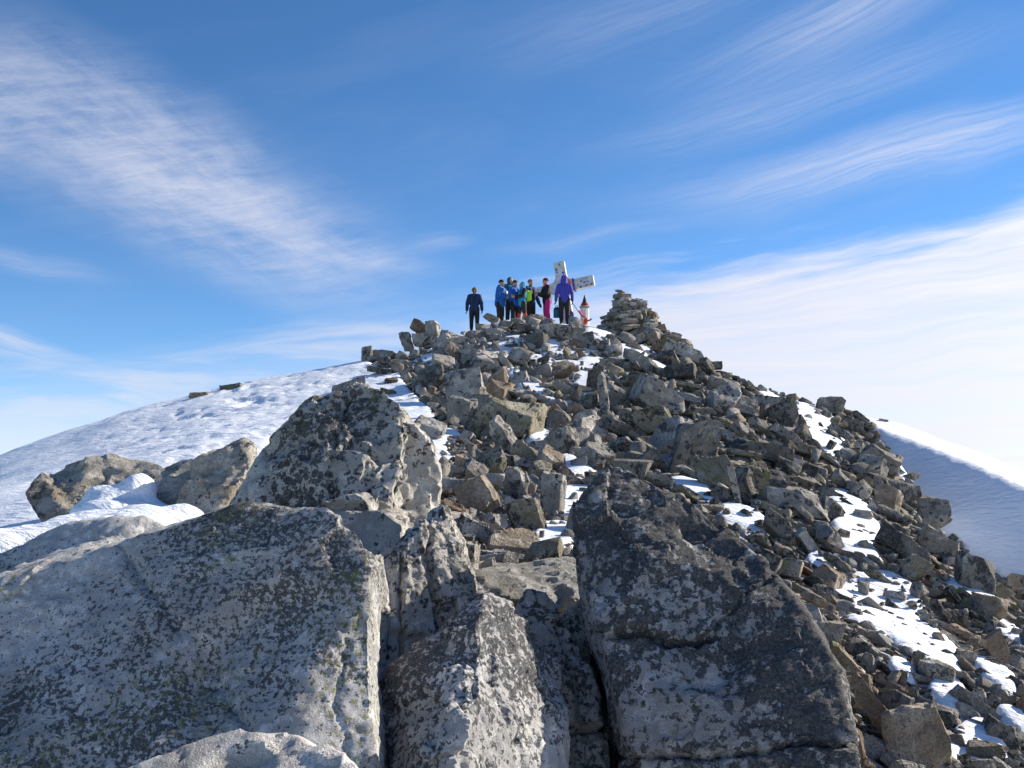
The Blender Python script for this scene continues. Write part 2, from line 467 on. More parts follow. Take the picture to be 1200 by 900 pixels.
def hill_exact(x, y):
    sh = x.shape; x = x.ravel(); y = y.ravel()
    r = _w[-3] + _w[-2] * x + _w[-1] * y
    for i in range(len(WC)):
        r = r + _w[i] * _tps((x - WC[i, 0]) ** 2 + (y - WC[i, 1]) ** 2)
    # the snow slope beyond the rib: a straight face under a sharp break, with a moat along the rocks
    rx = np.interp(y, (13.2, 16.6, 22.0, 26.0, 32.0, 36.0), (6.3, 6.7, 8.5, 9.9, 10.9, 12.4))
    face = 2.28 + 0.50 * (x - 12.7) + 0.585 * (y - 33.0)
    wall = r - 1.4 * np.maximum(0, x - rx - 0.25)
    r = np.where((y > 9) & (y < 40), np.minimum(r, np.maximum(np.maximum(face, wall), r - 6)), r)
    # away from the summit the mountain falls off on every side
    d = np.sqrt(((x - 0) / 1.0) ** 2 + ((y - 22) / 1.0) ** 2)
    far = 4.0 - 0.55 * np.maximum(d - 24, 0) ** 1.0
    far = np.maximum(far, -900 + 0.02 * d)
    t = np.clip((d - 30) / 26, 0, 1); t = t * t * (3 - 2 * t)
    return (r * (1 - t) + far * t).reshape(sh)


GX = np.arange(-60, 60.01, 0.25); GY = np.arange(-20, 80.01, 0.25)
_gx, _gy = np.meshgrid(GX, GY)
GZ = hill_exact(_gx, _gy)
GZ = GZ + 0.10 * fbm(np.c_[_gx.ravel() * 0.5, _gy.ravel() * 0.5, np.zeros(_gx.size)], 3).reshape(_gx.shape)


def hill(x, y):
    fx = np.clip((np.asarray(x, float) - GX[0]) / 0.25, 0, len(GX) - 1.001); fy = np.clip((np.asarray(y, float) - GY[0]) / 0.25, 0, len(GY) - 1.001)
    i = fx.astype(int); j = fy.astype(int); u = fx - i; v = fy - j
    return (GZ[j, i] * (1 - u) + GZ[j, i + 1] * u) * (1 - v) + (GZ[j + 1, i] * (1 - u) + GZ[j + 1, i + 1] * u) * v


_steps = np.geomspace(3.2, 62, 420)


def hit(px, py):
    """first point of the hill in the direction of a picture position"""
    px = np.atleast_1d(np.asarray(px, float)); py = np.atleast_1d(np.asarray(py, float))
    u = (px - 600) / FPX; v = (450 - py) / FPX
    dy = math.cos(PITCH) - v * math.sin(PITCH); dz = math.sin(PITCH) + v * math.cos(PITCH)
    X = (u / dy)[:, None] * _steps; Z = (dz / dy)[:, None] * _steps
    below = Z <= hill(X, np.broadcast_to(_steps, X.shape))
    k = below.argmax(1); ok = below.any(1)
    k = np.maximum(k, 1)
    d = 0.5 * (_steps[k] + _steps[k - 1])
    pts = np.c_[u / dy * d, d, hill(u / dy * d, d)]
    return pts, ok


def inside(poly, x, y):
    poly = np.asarray(poly, float); r = np.zeros(np.shape(x), bool)
    for (x1, y1), (x2, y2) in zip(poly, np.roll(poly, -1, 0)):
        c = ((y1 > y) != (y2 > y)) & (x < (x2 - x1) * (y - y1) / (y2 - y1 + 1e-12) + x1)
        r ^= c
    return r


def poly_dist(poly, x, y):
    poly = np.asarray(poly, float); best = np.full(np.shape(x), 1e9)
    for (x1, y1), (x2, y2) in zip(poly, np.roll(poly, -1, 0)):
        vx, vy = x2 - x1, y2 - y1
        t = np.clip(((x - x1) * vx + (y - y1) * vy) / (vx * vx + vy * vy + 1e-9), 0, 1)
        best = np.minimum(best, np.hypot(x - x1 - t * vx, y - y1 - t * vy))
    return best


ROCKY = [(424, 420), (470, 400), (520, 384), (560, 384), (640, 376), (700, 380), (780, 388), (860, 412), (920, 450), (985, 478), (1028, 505), (1064, 566), (1094, 612), (1150, 662), (1215, 700),
         (1400, 800), (1400, 1000), (380, 1000), (400, 800), (430, 640), (505, 560), (525, 520), (505, 480), (478, 455), (470, 440), (440, 430)]
PATCHES = [  # snow lying between the rocks: column, row, half width, half height, tilt
    (600, 417, 42, 6, 4), (660, 412, 24, 5, 0), (520, 420, 30, 6, -3), (585, 405, 34, 5, 0), (640, 401, 30, 5, 0), (622, 452, 30, 9, 35), (690, 438, 18, 26, 15), (660, 430, 30, 9, -5), (736, 409, 24, 7, 3), (715, 435, 10, 5, 5),
    (522, 508, 22, 6, 15), (520, 536, 18, 7, 10), (632, 510, 16, 10, 20), (668, 545, 26, 9, 12), (668, 582, 26, 30, 10), (650, 626, 28, 20, -20), (540, 440, 20, 6, 0),
    (812, 572, 30, 10, 24), (872, 606, 30, 14, 20), (958, 500, 16, 34, -32), (975, 520, 16, 10, 20), (830, 420, 18, 5, 10), (940, 490, 12, 10, 20), (1002, 618, 24, 48, -22), (1032, 703, 54, 38, 30), (1080, 750, 58, 24, 38), (960, 655, 16, 12, 20),
    (1112, 812, 30, 20, 40), (1150, 870, 34, 26, 35), (1165, 790, 30, 12, 35), (1140, 692, 30, 10, 25), (1185, 740, 26, 9, 30), (1190, 850, 30, 10, 30), (1110, 880, 14, 24, 0), (1058, 785, 20, 10, 40), (990, 690, 26, 14, 30), (610, 395, 20, 4, 0), (700, 388, 14, 9, 0), (660, 470, 16, 6, 0), (760, 425, 14, 4, 10), (905, 466, 18, 5, 25)]


def snow_mask(p):
    """1 where snow lies on the hill, 0 on bare rubble"""
    x, y = project(p)
    ins = inside(ROCKY, x, y); dist = poly_dist(ROCKY, x, y)
    s = np.where(ins, 0.5 - dist / 9.0, 0.5 + dist / 9.0)
    n = fbm(np.c_[p[..., 0].ravel() * 1.1, p[..., 1].ravel() * 1.1, p[..., 2].ravel() * 1.1 + 5], 4, 0.6).reshape(x.shape)
    best = s
    for (cx, cy, rx, ry, a) in PATCHES:
        c, sn = math.cos(R(a)), math.sin(R(a))
        u = ((x - cx) * c + (y - cy) * sn) / rx; v = (-(x - cx) * sn + (y - cy) * c) / ry
        best = np.maximum(best, 0.5 + (1.0 - np.sqrt(u * u + v * v)) * 0.9)
    m = np.clip(best + n * 0.42, 0, 1.0)
    return np.where(p[..., 1] < 3.5, 0.0, m)


def build_hill():
    rows = np.geomspace(1.2, 70, 520); cols = np.linspace(-0.95, 0.95, 640)
    X = cols[None, :] * rows[:, None]; Y = np.repeat(rows[:, None], len(cols), 1)
    # rows below the viewpoint stay wide
    X = X + np.sign(X) * 0.0
    Z = hill(X, Y)
    V = np.stack((X, Y, Z), -1)
    pts = V.reshape(-1, 3)
    mask = snow_mask(V)
    rough = (fbm(pts * 1.3, 3, 0.6) * 0.16 + ridged(pts * 4.0, 3) * 0.05).reshape(X.shape)
    G = V.copy(); G[..., 2] += np.where(mask > 0.6, 0.0, rough) - 0.10
    me = grid_mesh('hillside', G[::2, ::2], None, [GROUND])
    set_props(link('hillside', me), kind='structure', label='dark gravelly hillside under the boulders and talus')
    # snow: a sheet with thickness, drifted and wind-carved
    drift = fbm(np.c_[pts[:, 0] * 0.35, pts[:, 1] * 0.35, np.zeros(len(pts))], 3) * 0.25
    ca, sa = math.cos(R(-28)), math.sin(R(-28))
    a = (pts[:, 0] * ca + pts[:, 1] * sa); c = (-pts[:, 0] * sa + pts[:, 1] * ca)
    sast = ridged(np.c_[a * 0.75, c * 1.7, np.zeros(len(pts))], 4, 0.6)
    px, py = project(pts)
    trodden = np.clip(1 - np.abs(px - 330) / 260, 0, 1) * (px < 640)
    amp = 0.03 + 0.10 * trodden * (fbm(pts * 0.45 + 9, 2) + 0.6)
    amp = np.where((px > 940) & (py > 590), 0.055, np.where(px > 1000, 0.03, amp))
    # smooth wind-packed band low on the snowfield
    pits = np.minimum(0, fbm(pts * 1.6 + 40, 3, 0.55) + 0.05) * 0.26 * np.clip(0.1 + 1.3 * trodden * (fbm(pts * 0.3 + 3, 2) + 0.55), 0, 1)
    S = V.copy()
    S[..., 2] += np.clip((mask - 0.5) * 0.30, -0.3, 0.035) - 0.02 + (drift * 0.35 + sast * amp + pits).reshape(X.shape) * np.clip(mask * 1.3, 0, 1)
    me = grid_mesh('snow', S, mask > 0.12, [SNOW])
    set_props(link('snow', me), label='wind-crusted snow lying over the hillside and between the rocks', cat='snow', kind='stuff')
    # the rest of the mountain
    t = np.linspace(-1, 1, 161); w = np.sign(t) * (np.abs(t) ** 3.2) * 4000
    X, Y = np.meshgrid(w, w + 22)
    Z = hill_exact(X, Y) - 0.9
    me = grid_mesh('mountain', np.stack((X, Y, Z), -1), None, [SNOW])
    set_props(link('mountain', me), kind='structure', label='snow-covered mountain falling away beyond the summit')


build_hill()


# ------------------------------------------------------------------ rocks
def polytope(dims, n, seed, lo=0.62, hi=0.95, up=0.0):
    r = random.Random(seed)
    bm = bmesh.new()
    bmesh.ops.create_cube(bm, size=1.0)
    bmesh.ops.scale(bm, vec=Vector(dims), verts=bm.verts)
    # a slight shear, so that no block is square
    sh = Matrix.Identity(3); sh[0][2] = r.uniform(-.3, .3); sh[1][2] = r.uniform(-.25, .25); sh[0][1] = r.uniform(-.25, .25); sh[2][0] = r.uniform(-.15, .15)
    for v in bm.verts: v.co = sh @ v.co
    for i in range(n):
        nrm = Vector((r.gauss(0, 1), r.gauss(0, 1), r.gauss(0, 1) + up))
        if nrm.length < 0.1: continue
        nrm.normalize()
        sup = max(v.co.dot(nrm) for v in bm.verts)
        co = nrm * sup * r.uniform(lo, hi)
        res = bmesh.ops.bisect_plane(bm, geom=bm.verts[:] + bm.edges[:] + bm.faces[:], plane_co=co, plane_no=nrm, clear_outer=True, dist=1e-5)
        ed = [e for e in res['geom_cut'] if isinstance(e, bmesh.types.BMEdge) and e.is_boundary]
        if ed: bmesh.ops.edgeloop_fill(bm, edges=ed)
    bmesh.ops.dissolve_degenerate(bm, dist=0.004, edges=bm.edges[:])
    bmesh.ops.recalc_face_normals(bm, faces=bm.faces[:])
    return bm


def arrays(bm):
    bmesh.ops.triangulate(bm, faces=bm.faces[:])
    bm.verts.ensure_lookup_table()
    v = np.array([x.co for x in bm.verts]); f = np.array([[q.index for q in p.verts] for p in bm.faces])
    return v, f


def unit(v):
    lo, hi = v.min(0), v.max(0)
    return (v - (lo + hi) / 2) / (hi - lo)


def rock_mesh(name, dims, n, seed, lo=0.62, hi=0.95, up=0.0, target=0.085, amp=1.0):
    bm = polytope(dims, n, seed, lo, hi, up)
    try:
        bmesh.ops.bevel(bm, geom=bm.edges[:], offset=0.008, segments=1, affect='EDGES', clamp_overlap=True)
    except Exception:
        pass
    for _ in range(4):
        bmesh.ops.triangulate(bm, faces=bm.faces[:])
        ed = [e for e in bm.edges if e.calc_length() > target]
        if not ed: break
        bmesh.ops.subdivide_edges(bm, edges=ed, cuts=1)
    bmesh.ops.triangulate(bm, faces=bm.faces[:])
    bmesh.ops.recalc_face_normals(bm, faces=bm.faces[:])
    bm.normal_update()
    v = np.array([x.co for x in bm.verts]); nn = np.array([x.normal for x in bm.verts])
    d = facets(v * 2.6 + seed * 1.7, 0.6) * 0.060 + fbm(v * 4.5 + seed, 3, 0.6) * 0.020 + ridged(v * 11 + seed, 2) * 0.010
    v = v + nn * (d * amp)[:, None]
    bm.verts.ensure_lookup_table()
    f = [[q.index for q in p.verts] for p in bm.faces]
    bm.free()
    return mesh_from(name, unit(v), f, [TONES['grey']], sharp=32)


SHAPES = {'block': [], 'slab': [], 'wedge': [], 'shard': []}
for i in range(11): SHAPES['block'].append(rock_mesh('rock_block', (1, .85, .75), 9, 100 + i, 0.55, 0.90))
for i in range(18): SHAPES['slab'].append(rock_mesh('rock_slab', (1.3, .85, .26), 6, 200 + i, 0.55, 0.88))
for i in range(9): SHAPES['wedge'].append(rock_mesh('rock_wedge', (1, .8, .7), 6, 300 + i, 0.35, 0.75, 0.4))
for i in range(7): SHAPES['shard'].append(rock_mesh('rock_shard', (.5, .4, 1.2), 8, 400 + i, 0.6, 0.92))
# proportion of each shape: depth as a share of its width
THICK = {'block': 0.85, 'slab': 0.75, 'wedge': 0.8, 'shard': 0.7}

ROCKS = []          # (object, px, py, w, tone, shape) for the labels


def place_rock(name, px, py, w, h, roll, tone, shape, var, yaw=0.0, pitch=0.0, sink=0.10, deep=None, d=None):
    """a rock whose visible middle is at a picture position, w x h picture units large, standing on the hill below it"""
    if d is None:
        for add in range(0, 60, 3):
            p, ok = hit(px, py + h * 0.42 + add)
            if ok[0]: break
        d0 = p[0, 1]
    else:
        d0 = d
    k = d0 / FPX
    dp = (deep if deep else THICK[shape]) * min(w, max(h * 1.6, w * 0.6)) * k
    c = P(px, py + h * sink, d0 + dp * 0.22)
    o = link(name, SHAPES[shape][var % len(SHAPES[shape])], None, c)
    o.rotation_euler = (Matrix.Rotation(R(roll), 3, 'Y') @ Matrix.Rotation(R(pitch), 3, 'X') @ Matrix.Rotation(R(yaw), 3, 'Z')).to_euler()
    sx, sy, sz = w * k * 1.04, dp, h * k * 1.08
    o.scale = (sx, sy, sz)
    o.material_slots[0].link = 'OBJECT'
    o.material_slots[0].material = TONES[tone]
    return o


# rocks one can pick out by their own look ------------------------------------
NAMED = [  # px, py, w, h, roll, tone, shape, variant, label, anchor name
    (546, 453, 48, 52, 0, 'pale', 'block', 0, 'square pale block capped with black lichen in the middle of the talus', 'square pale block'),
    (583, 447, 26, 40, 2, 'tan', 'block', 1, 'brown upright block standing against the square pale block', 'brown upright block'),
    (570, 420, 34, 24, 14, 'pale', 'wedge', 2, 'white pointed wedge perched just above the square pale block', None),
    (503, 440, 38, 34, 0, 'dark', 'wedge', 3, 'dark pyramid-shaped rock beside the snow patch on the shoulder', 'dark pyramid rock'),
    (598, 489, 84, 52, 0, 'olive', 'block', 4, 'domed boulder with dark lichen top and green-yellow belly', 'green-bellied domed boulder'),
    (541, 480, 34, 38, 6, 'grey', 'wedge', 4, 'grey triangular rock tucked beneath the square pale block', None),
    (656, 487, 38, 22, 32, 'tan', 'slab', 0, 'orange-tan tilted slab beside the green-bellied domed boulder', 'orange-tan tilted slab'),
    (707, 458, 13, 54, -3, 'grey', 'shard', 0, 'tall thin grey pillar stone standing upright in the talus', 'upright pillar stone'),
    (697, 444, 20, 36, 8, 'dark', 'shard', 1, 'dark leaning spike close beside the thin pillar stone', None),
    (768, 463, 56, 38, 26, 'grey', 'slab', 1, 'broad grey slab tilting downhill below the cairn snow patch', 'broad tilting slab'),
    (760, 492, 60, 40, -28, 'olive', 'slab', 2, 'olive long slab propped up towards the summit cairn', None),
    (812, 520, 58, 76, 12, 'dark', 'block', 5, 'big dark block bulging out of the sunless talus face', 'big dark block'),
    (838, 548, 44, 56, -24, 'olive', 'slab', 3, 'olive-brown slab leaning against the big dark block', None),
    (862, 567, 10, 58, -16, 'pale', 'shard', 2, 'thin pale post-like stone leaning between olive blocks', 'thin pale leaning post'),
    (880, 563, 42, 54, 0, 'olive', 'block', 6, 'olive upright block next to the thin leaning post stone', None),
    (894, 528, 80, 28, 6, 'dark', 'slab', 4, 'long flat dark slab laid over the olive upright block', None),
    (932, 588, 78, 34, 10, 'grey', 'slab', 5, 'thick layered slab overhanging the blue-shaded snow tongue', 'thick layered slab'),
    (925, 580, 76, 14, 17, 'dark', 'slab', 6, 'thin dark plate lying on top of the thick layered slab', None),
    (918, 622, 66, 26, 35, 'dark', 'wedge', 5, 'dark long wedge with a sunlit top edge sloping downhill', 'dark long wedge'),
    (592, 381, 18, 12, 12, 'grey', 'block', 3, 'grey blocky stone right under the bright tan summit slab', None),
    (607, 378, 18, 13, -8, 'grey', 'wedge', 6, 'peaked grey stone at the foot of the huddle', None),
    (566, 384, 20, 10, 6, 'tan', 'block', 8, 'low tan block beside the ponytailed person', None),
    (618, 384, 24, 12, 4, 'dark', 'slab', 9, 'dark slab under the flat buff slab of the summit', None),
    (640, 375, 22, 10, 12, 'grey', 'slab', 3, 'grey slab at the feet of the person in magenta trousers', None),
    (582, 389, 26, 10, 2, 'grey', 'slab', 5, 'grey flat stone on the crest edge below the huddle', None),
    (555, 392, 22, 12, -10, 'grey', 'block', 6, 'squat stone hiding the feet of the ponytailed person', None),
    (560, 578, 48, 48, -8, 'tan', 'block', 7, 'rust-faced boulder with black lichen dots in the central gully', 'rust-faced dotted boulder'),
    (604, 566, 32, 44, 8, 'grey', 'wedge', 6, 'lichen-speckled wedge next to the rust-faced dotted boulder', None),
    (648, 576, 28, 54, 6, 'grey', 'block', 8, 'upright split block with a sunlit side beside the gully snow', 'upright split block'),
    (617, 602, 44, 42, -10, 'olive', 'block', 9, 'olive blocky rock under the upright split block', None),
    (602, 634, 62, 40, 10, 'tan', 'wedge', 7, 'brown peaked rock at the edge of the lowest gully snow', 'brown peaked rock'),
    (551, 545, 40, 22, 12, 'tan', 'slab', 7, 'tan flat stone topped by the snow sliver in the gully', None),
    (528, 566, 30, 20, 20, 'grey', 'slab', 8, 'grey slanting slab beside the spotted boulder', None),
    (532, 600, 42, 28, 18, 'rusty', 'slab', 9, 'rust-brown shelf beside the spotted boulder in shade', 'rust-brown shelf'),
    (556, 618, 42, 26, 26, 'grey', 'slab', 10, 'sharp-edged grey slab stepping down below the rust-brown shelf', None),
    (548, 650, 26, 36, 0, 'pale', 'block', 10, 'pale knobbly stone above the long overhanging slab', None),
    (578, 648, 36, 14, 8, 'pale', 'slab', 11, 'light flat stone lying on the long overhanging slab', None),
    (668, 560, 30, 24, 24, 'rusty', 'slab', 12, 'dark red-brown slab roofing the gully snow', None),
    (618, 531, 40, 26, 22, 'olive', 'slab', 0, 'yellow-green lichened slab leaning below the domed boulder', None),
    (508, 388, 20, 28, 4, 'grey', 'shard', 3, 'upright spike stone in the crest pile on the shoulder', 'upright spike of the crest pile'),
    (492, 383, 26, 14, 28, 'rusty', 'slab', 1, 'rust-stained slab leaning on the upright spike of the crest pile', None),
    (494, 397, 22, 16, 0, 'grey', 'block', 2, 'squat grey stone propping up the crest pile', None),
    (476, 399, 20, 22, 0, 'grey', 'shard', 4, 'stubby upright stone at the snow end of the crest pile', None),
    (430, 413, 14, 18, -4, 'grey', 'block', 3, 'small square stone ending the rocky crest above the snowfield', 'last crest stone'),
    (448, 414, 28, 12, -6, 'tan', 'slab', 2, 'low tan slab beside the small square end stone of the crest', None),
    (528, 400, 40, 28, 18, 'grey', 'wedge', 0, 'broad grey wedge on the crest between pile and navy-jacketed person', 'broad crest wedge'),
    (536, 413, 34, 18, 26, 'tan', 'slab', 3, 'brown sharp-edged slab below the broad crest wedge', None),
    (577, 373, 22, 11, 20, 'tan', 'slab', 4, 'bright tan slab at the feet of the blue-jacketed walkers', 'bright tan summit slab'),
    (625, 372, 26, 9, -6, 'tan', 'slab', 5, 'flat buff slab lying in front of the summit group', None),
    (655, 388, 50, 22, 8, 'grey', 'slab', 6, 'wide grey slab below the feet of the purple-jacketed person', 'wide summit slab'),
    (677, 393, 15, 24, 4, 'pale', 'wedge', 1, 'pale triangular stone upright below the white shrine', None),
    (690, 397, 16, 20, -6, 'dark', 'block', 0, 'dark rounded stone below the white shrine', None),
    (803, 412, 56, 20, 18, 'grey', 'slab', 7, 'long grey slab on the skyline downhill of the cairn', 'long skyline slab'),
    (838, 427, 18, 12, 14, 'dark', 'slab', 8, 'dark jutting plate at the end of the long skyline slab', None),
    (821, 421, 8, 16, 0, 'pale', 'shard', 5, 'small pale spike stone below the long skyline slab', None),
    (236, 462, 28, 8, -8, 'tan', 'slab', 9, 'brown stone poking out of the snow skyline', None),
    (273, 453, 28, 9, -10, 'dark', 'slab', 10, 'dark flat stone poking out of the snow skyline', None),
    (409, 452, 40, 20, -6, 'grey', 'slab', 11, 'grey slab half buried in snow above the spotted boulder', 'half-buried slab'),
    (448, 434, 36, 10, 4, 'dark', 'slab', 12, 'dark low slab lying flat in the shoulder snow', None),
    (458, 446, 18, 9, -10, 'dark', 'wedge', 2, 'little dark stone alone in the shoulder snow', None),
    (455, 459, 20, 9, 4, 'dark', 'slab', 0, 'small dark plate low in the shoulder snow', None),
    (500, 500, 44, 34, 36, 'pale', 'wedge', 3, 'pale smooth wedge leaning behind the spotted boulder', None),
    (1026, 822, 24, 92, -36, 'tan', 'shard', 6, 'long plank-like stone lying tilted beside the black boulder', 'plank-like stone'),
    (1072, 862, 84, 84, 6, 'tan', 'block', 7, 'large warm-grey block under the plank-like stone', 'large warm-grey block'),
    (1006, 880, 22, 56, 0, 'rusty', 'shard', 0, 'orange-brown upright splinter against the black boulder foot', None),
    (1005, 800, 36, 28, 10, 'tan', 'block', 9, 'tan cube-like stone between black boulder and plank-like stone', None),
    (968, 742, 40, 34, 8, 'grey', 'block', 3, 'grey blunt stone against the sunny edge of the black boulder', 'grey blunt stone'),
    (990, 770, 22, 50, -38, 'tan', 'shard', 3, 'narrow tan slab slanting beside the grey blunt stone', None),
    (1140, 672, 50, 46, 20, 'dark', 'block', 8, 'massive dark end block of the rib against blue snow', 'massive end block of the rib'),
    (1100, 638, 60, 36, 24, 'dark', 'slab', 9, 'thick dark slab stacked above the end block of the rib', None),
    (1085, 598, 52, 40, 16, 'grey', 'block', 0, 'bulky grey rock on the rib edge above blue snow', 'bulky rib-edge rock'),
    (1045, 568, 66, 24, 8, 'dark', 'slab', 3, 'dark shelf with a beak-like tip jutting over blue snow', 'beaked shelf'),
    (1064, 559, 30, 9, -14, 'dark', 'wedge', 8, 'pointed beak stone jutting out over the blue snow slope', None),
    (1030, 540, 56, 36, 14, 'dark', 'block', 4, 'dark block crowning the rib above the beaked shelf', None),
    (972, 474, 38, 22, 10, 'dark', 'block', 5, 'dark knob on the skyline where the rib meets snow', 'dark skyline knob'),
    (1010, 490, 26, 10, 24, 'dark', 'slab', 12, 'lone flat stone at the top of the snow edge', None),
    (1036, 493, 12, 5, 10, 'tan', 'slab', 10, 'tiny brown stone by itself on the snow skyline', None),
    (1010, 604, 22, 14, 12, 'pale', 'block', 2, 'small pale cube on the rib above the snow tongue', None),
    (1058, 640, 76, 30, 30, 'dark', 'slab', 7, 'long dark slab bordering the snow tongue', 'long tongue-side slab'),
    (1098, 788, 42, 30, 14, 'dark', 'block', 9, 'dark stone alone in the lower snow patch', 'dark stone of the lower snow'),
    (1170, 760, 30, 46, -34, 'tan', 'shard', 2, 'light-edged splinter slanting at the end of the snow patch', None),
    (1130, 768, 26, 18, 22, 'tan', 'block', 5, 'warm stone sitting on the lower snow patch', None),
    (1178, 860, 48, 30, 30, 'dark', 'slab', 5, 'dark tilted slab near the bottom corner of the talus', 'dark corner slab'),
    (1150, 830, 70, 22, 32, 'grey', 'slab', 2, 'long grey slab crossing the lower snow', None),
    (1152, 880, 46, 30, 18, 'dark', 'block', 1, 'dark angular stone below the long grey snow-crossing slab', None),
]
ANCHORS = []
for (px, py, w, h, roll, tone, shape, var, label, anchor) in NAMED:
    if not w: continue
    o = place_rock('rock', px, py, w, h, roll, tone, shape, var, yaw=random.uniform(-12, 12), pitch=random.uniform(-8, 8))
    set_props(o, label, 'rock', 'rocks of the summit talus')
    if anchor: ANCHORS.append((px, py, anchor))

# ------------------------------------------------------------------ great boulders of the foreground
def remeshed(name, hulls, voxel):
    """unite convex bodies given by their corner points into one closed surface"""
    bm = bmesh.new()
    for pts in hulls:
        t = bmesh.new()
        for p in pts: t.verts.new(p)
        res = bmesh.ops.convex_hull(t, input=t.verts[:])
        bmesh.ops.delete(t, geom=[v for v in t.verts if not v.link_faces], context='VERTS')
        me = bpy.data.meshes.new('t'); t.to_mesh(me); t.free()
        bm.from_mesh(me); bpy.data.meshes.remove(me)
    bmesh.ops.recalc_face_normals(bm, faces=bm.faces[:])
    me = bpy.data.meshes.new(name); bm.to_mesh(me); bm.free()
    o = bpy.data.objects.new(name, me); C.objects.link(o)
    md = o.modifiers.new('r', 'REMESH'); md.mode = 'VOXEL'; md.voxel_size = voxel; md.use_smooth_shade = True
    dg = bpy.context.evaluated_depsgraph_get()
    out = bpy.data.meshes.new_from_object(o.evaluated_get(dg), depsgraph=dg)
    bpy.data.objects.remove(o); bpy.data.meshes.remove(me)
    out.name = name
    return out


def coords(me):
    v = np.empty(3 * len(me.vertices), np.float32); me.vertices.foreach_get('co', v)
    n = np.empty(3 * len(me.vertices), np.float32); me.vertices.foreach_get('normal', n)
    return v.reshape(-1, 3).astype(float), n.reshape(-1, 3).astype(float)


HERO_POLYS = []


def boulder(name, hulls, mat, voxel, label, seed, outline, size=1.0, rough=1.0, cracks=(), flute=0.0, cat='boulder', group='great foreground boulders', anchor=None, chip=1.0):
    hw = [[P(*c) for c in h] for h in hulls]
    me = remeshed(name, hw, voxel)
    v, n = coords(me)
    o0 = np.array((seed * 3.7, seed * 1.3, seed * 7.1))
    q = v + o0
    s = 1.0 / size
    d = fbm(q * 1.3 * s, 2) * 0.05 * size + facets(q * 2.3 * s, 0.6) * 0.062 * size * chip + facets((q + 0.03 * size * fbm(q * 9 * s, 2)[:, None]) * 6.0 * s + 9, 0.65) * 0.026 * size * chip + facets(q * 15.0 * s + 4, 0.7) * 0.009 * size * rough
    d += fbm(q * 7 * s, 3, 0.6) * 0.012 * size * rough + ridged(q * 16 * s, 3, 0.6) * 0.0075 * size * rough + fbm(q * 40 * s, 2) * 0.006 * size * rough
    if flute:
        qq = q * np.array((1, 1, 0.22))
        d += ridged(qq * 7.5 * s, 3, 0.6) * flute
    v2 = v + n * (fbm(q * 1.3 * s, 2) * 0.05 * size)[:, None]
    rr = np.random.default_rng(seed + 50)
    low = v[:, 2] > v[:, 2].min() + 0.15
    cand = np.nonzero(low)[0]
    bs = min(size, 0.55 * float(np.ptp(v, axis=0).min()) / 0.55)
    for ci in range(int(110 * max(chip, 0.5))):       # broken-off spalls leave flat, hard-edged scars
        i = cand[rr.integers(len(cand))]
        c0 = v2[i]; nn = n[i] + rr.normal(size=3) * 0.20; nn /= np.linalg.norm(nn)
        rad = bs * rr.uniform(0.12, 0.40) * (0.5 if ci > 40 else 1.0)
        dep = rad * rr.uniform(0.03, 0.10)
        rel = v2 - c0; dist = np.sqrt((rel * rel).sum(1))
        mk = dist < rad
        ex = np.minimum(rel[mk] @ nn + dep, rad * 0.22)
        wgt = np.clip((1 - dist[mk] / rad) * 5, 0, 1)
        v2[mk] -= nn * (np.maximum(ex, 0) * wgt)[:, None]
    d -= fbm(q * 1.3 * s, 2) * 0.05 * size
    v2 = v2 + n * (d * 0.8)[:, None]
    for (a, b_, depth, wdt) in cracks:           # a fissure follows the plane through two points seen edge-on
        A, B = P(*a), P(*b_)
        ax = B - A; L = np.linalg.norm(ax); ax /= L
        pn = np.cross(ax, (A + B) / 2); pn /= np.linalg.norm(pn)
        rel = v - A
        t = rel @ ax / L
        wob = fbm(v * 5 + seed, 3) * 0.05 + fbm(v * 25 + seed, 2) * 0.008
        dist = rel @ pn + wob
        fade = np.clip((t + 0.04) / 0.08, 0, 1) * np.clip((1.04 - t) / 0.08, 0, 1)
        v2 -= n * (depth * np.exp(-(dist / wdt) ** 2) * fade)[:, None]
    me.vertices.foreach_set('co', v2.astype(np.float32).ravel())
    me.materials.append(mat)
    me.polygons.foreach_set('use_smooth', np.ones(len(me.polygons), bool))
    me.set_sharp_from_angle(angle=R(34))
    me.update()
    c = v2.mean(0); c[2] = v2[:, 2].min()
    me.transform(Matrix.Translation(-Vector(c)))
    o = link(name, me, None, c)
    set_props(o, label, cat, group)
    HERO_POLYS.append(outline)
    if anchor: ANCHORS.append((np.mean([p[0] for p in outline]), np.mean([p[1] for p in outline]), anchor))
    return o


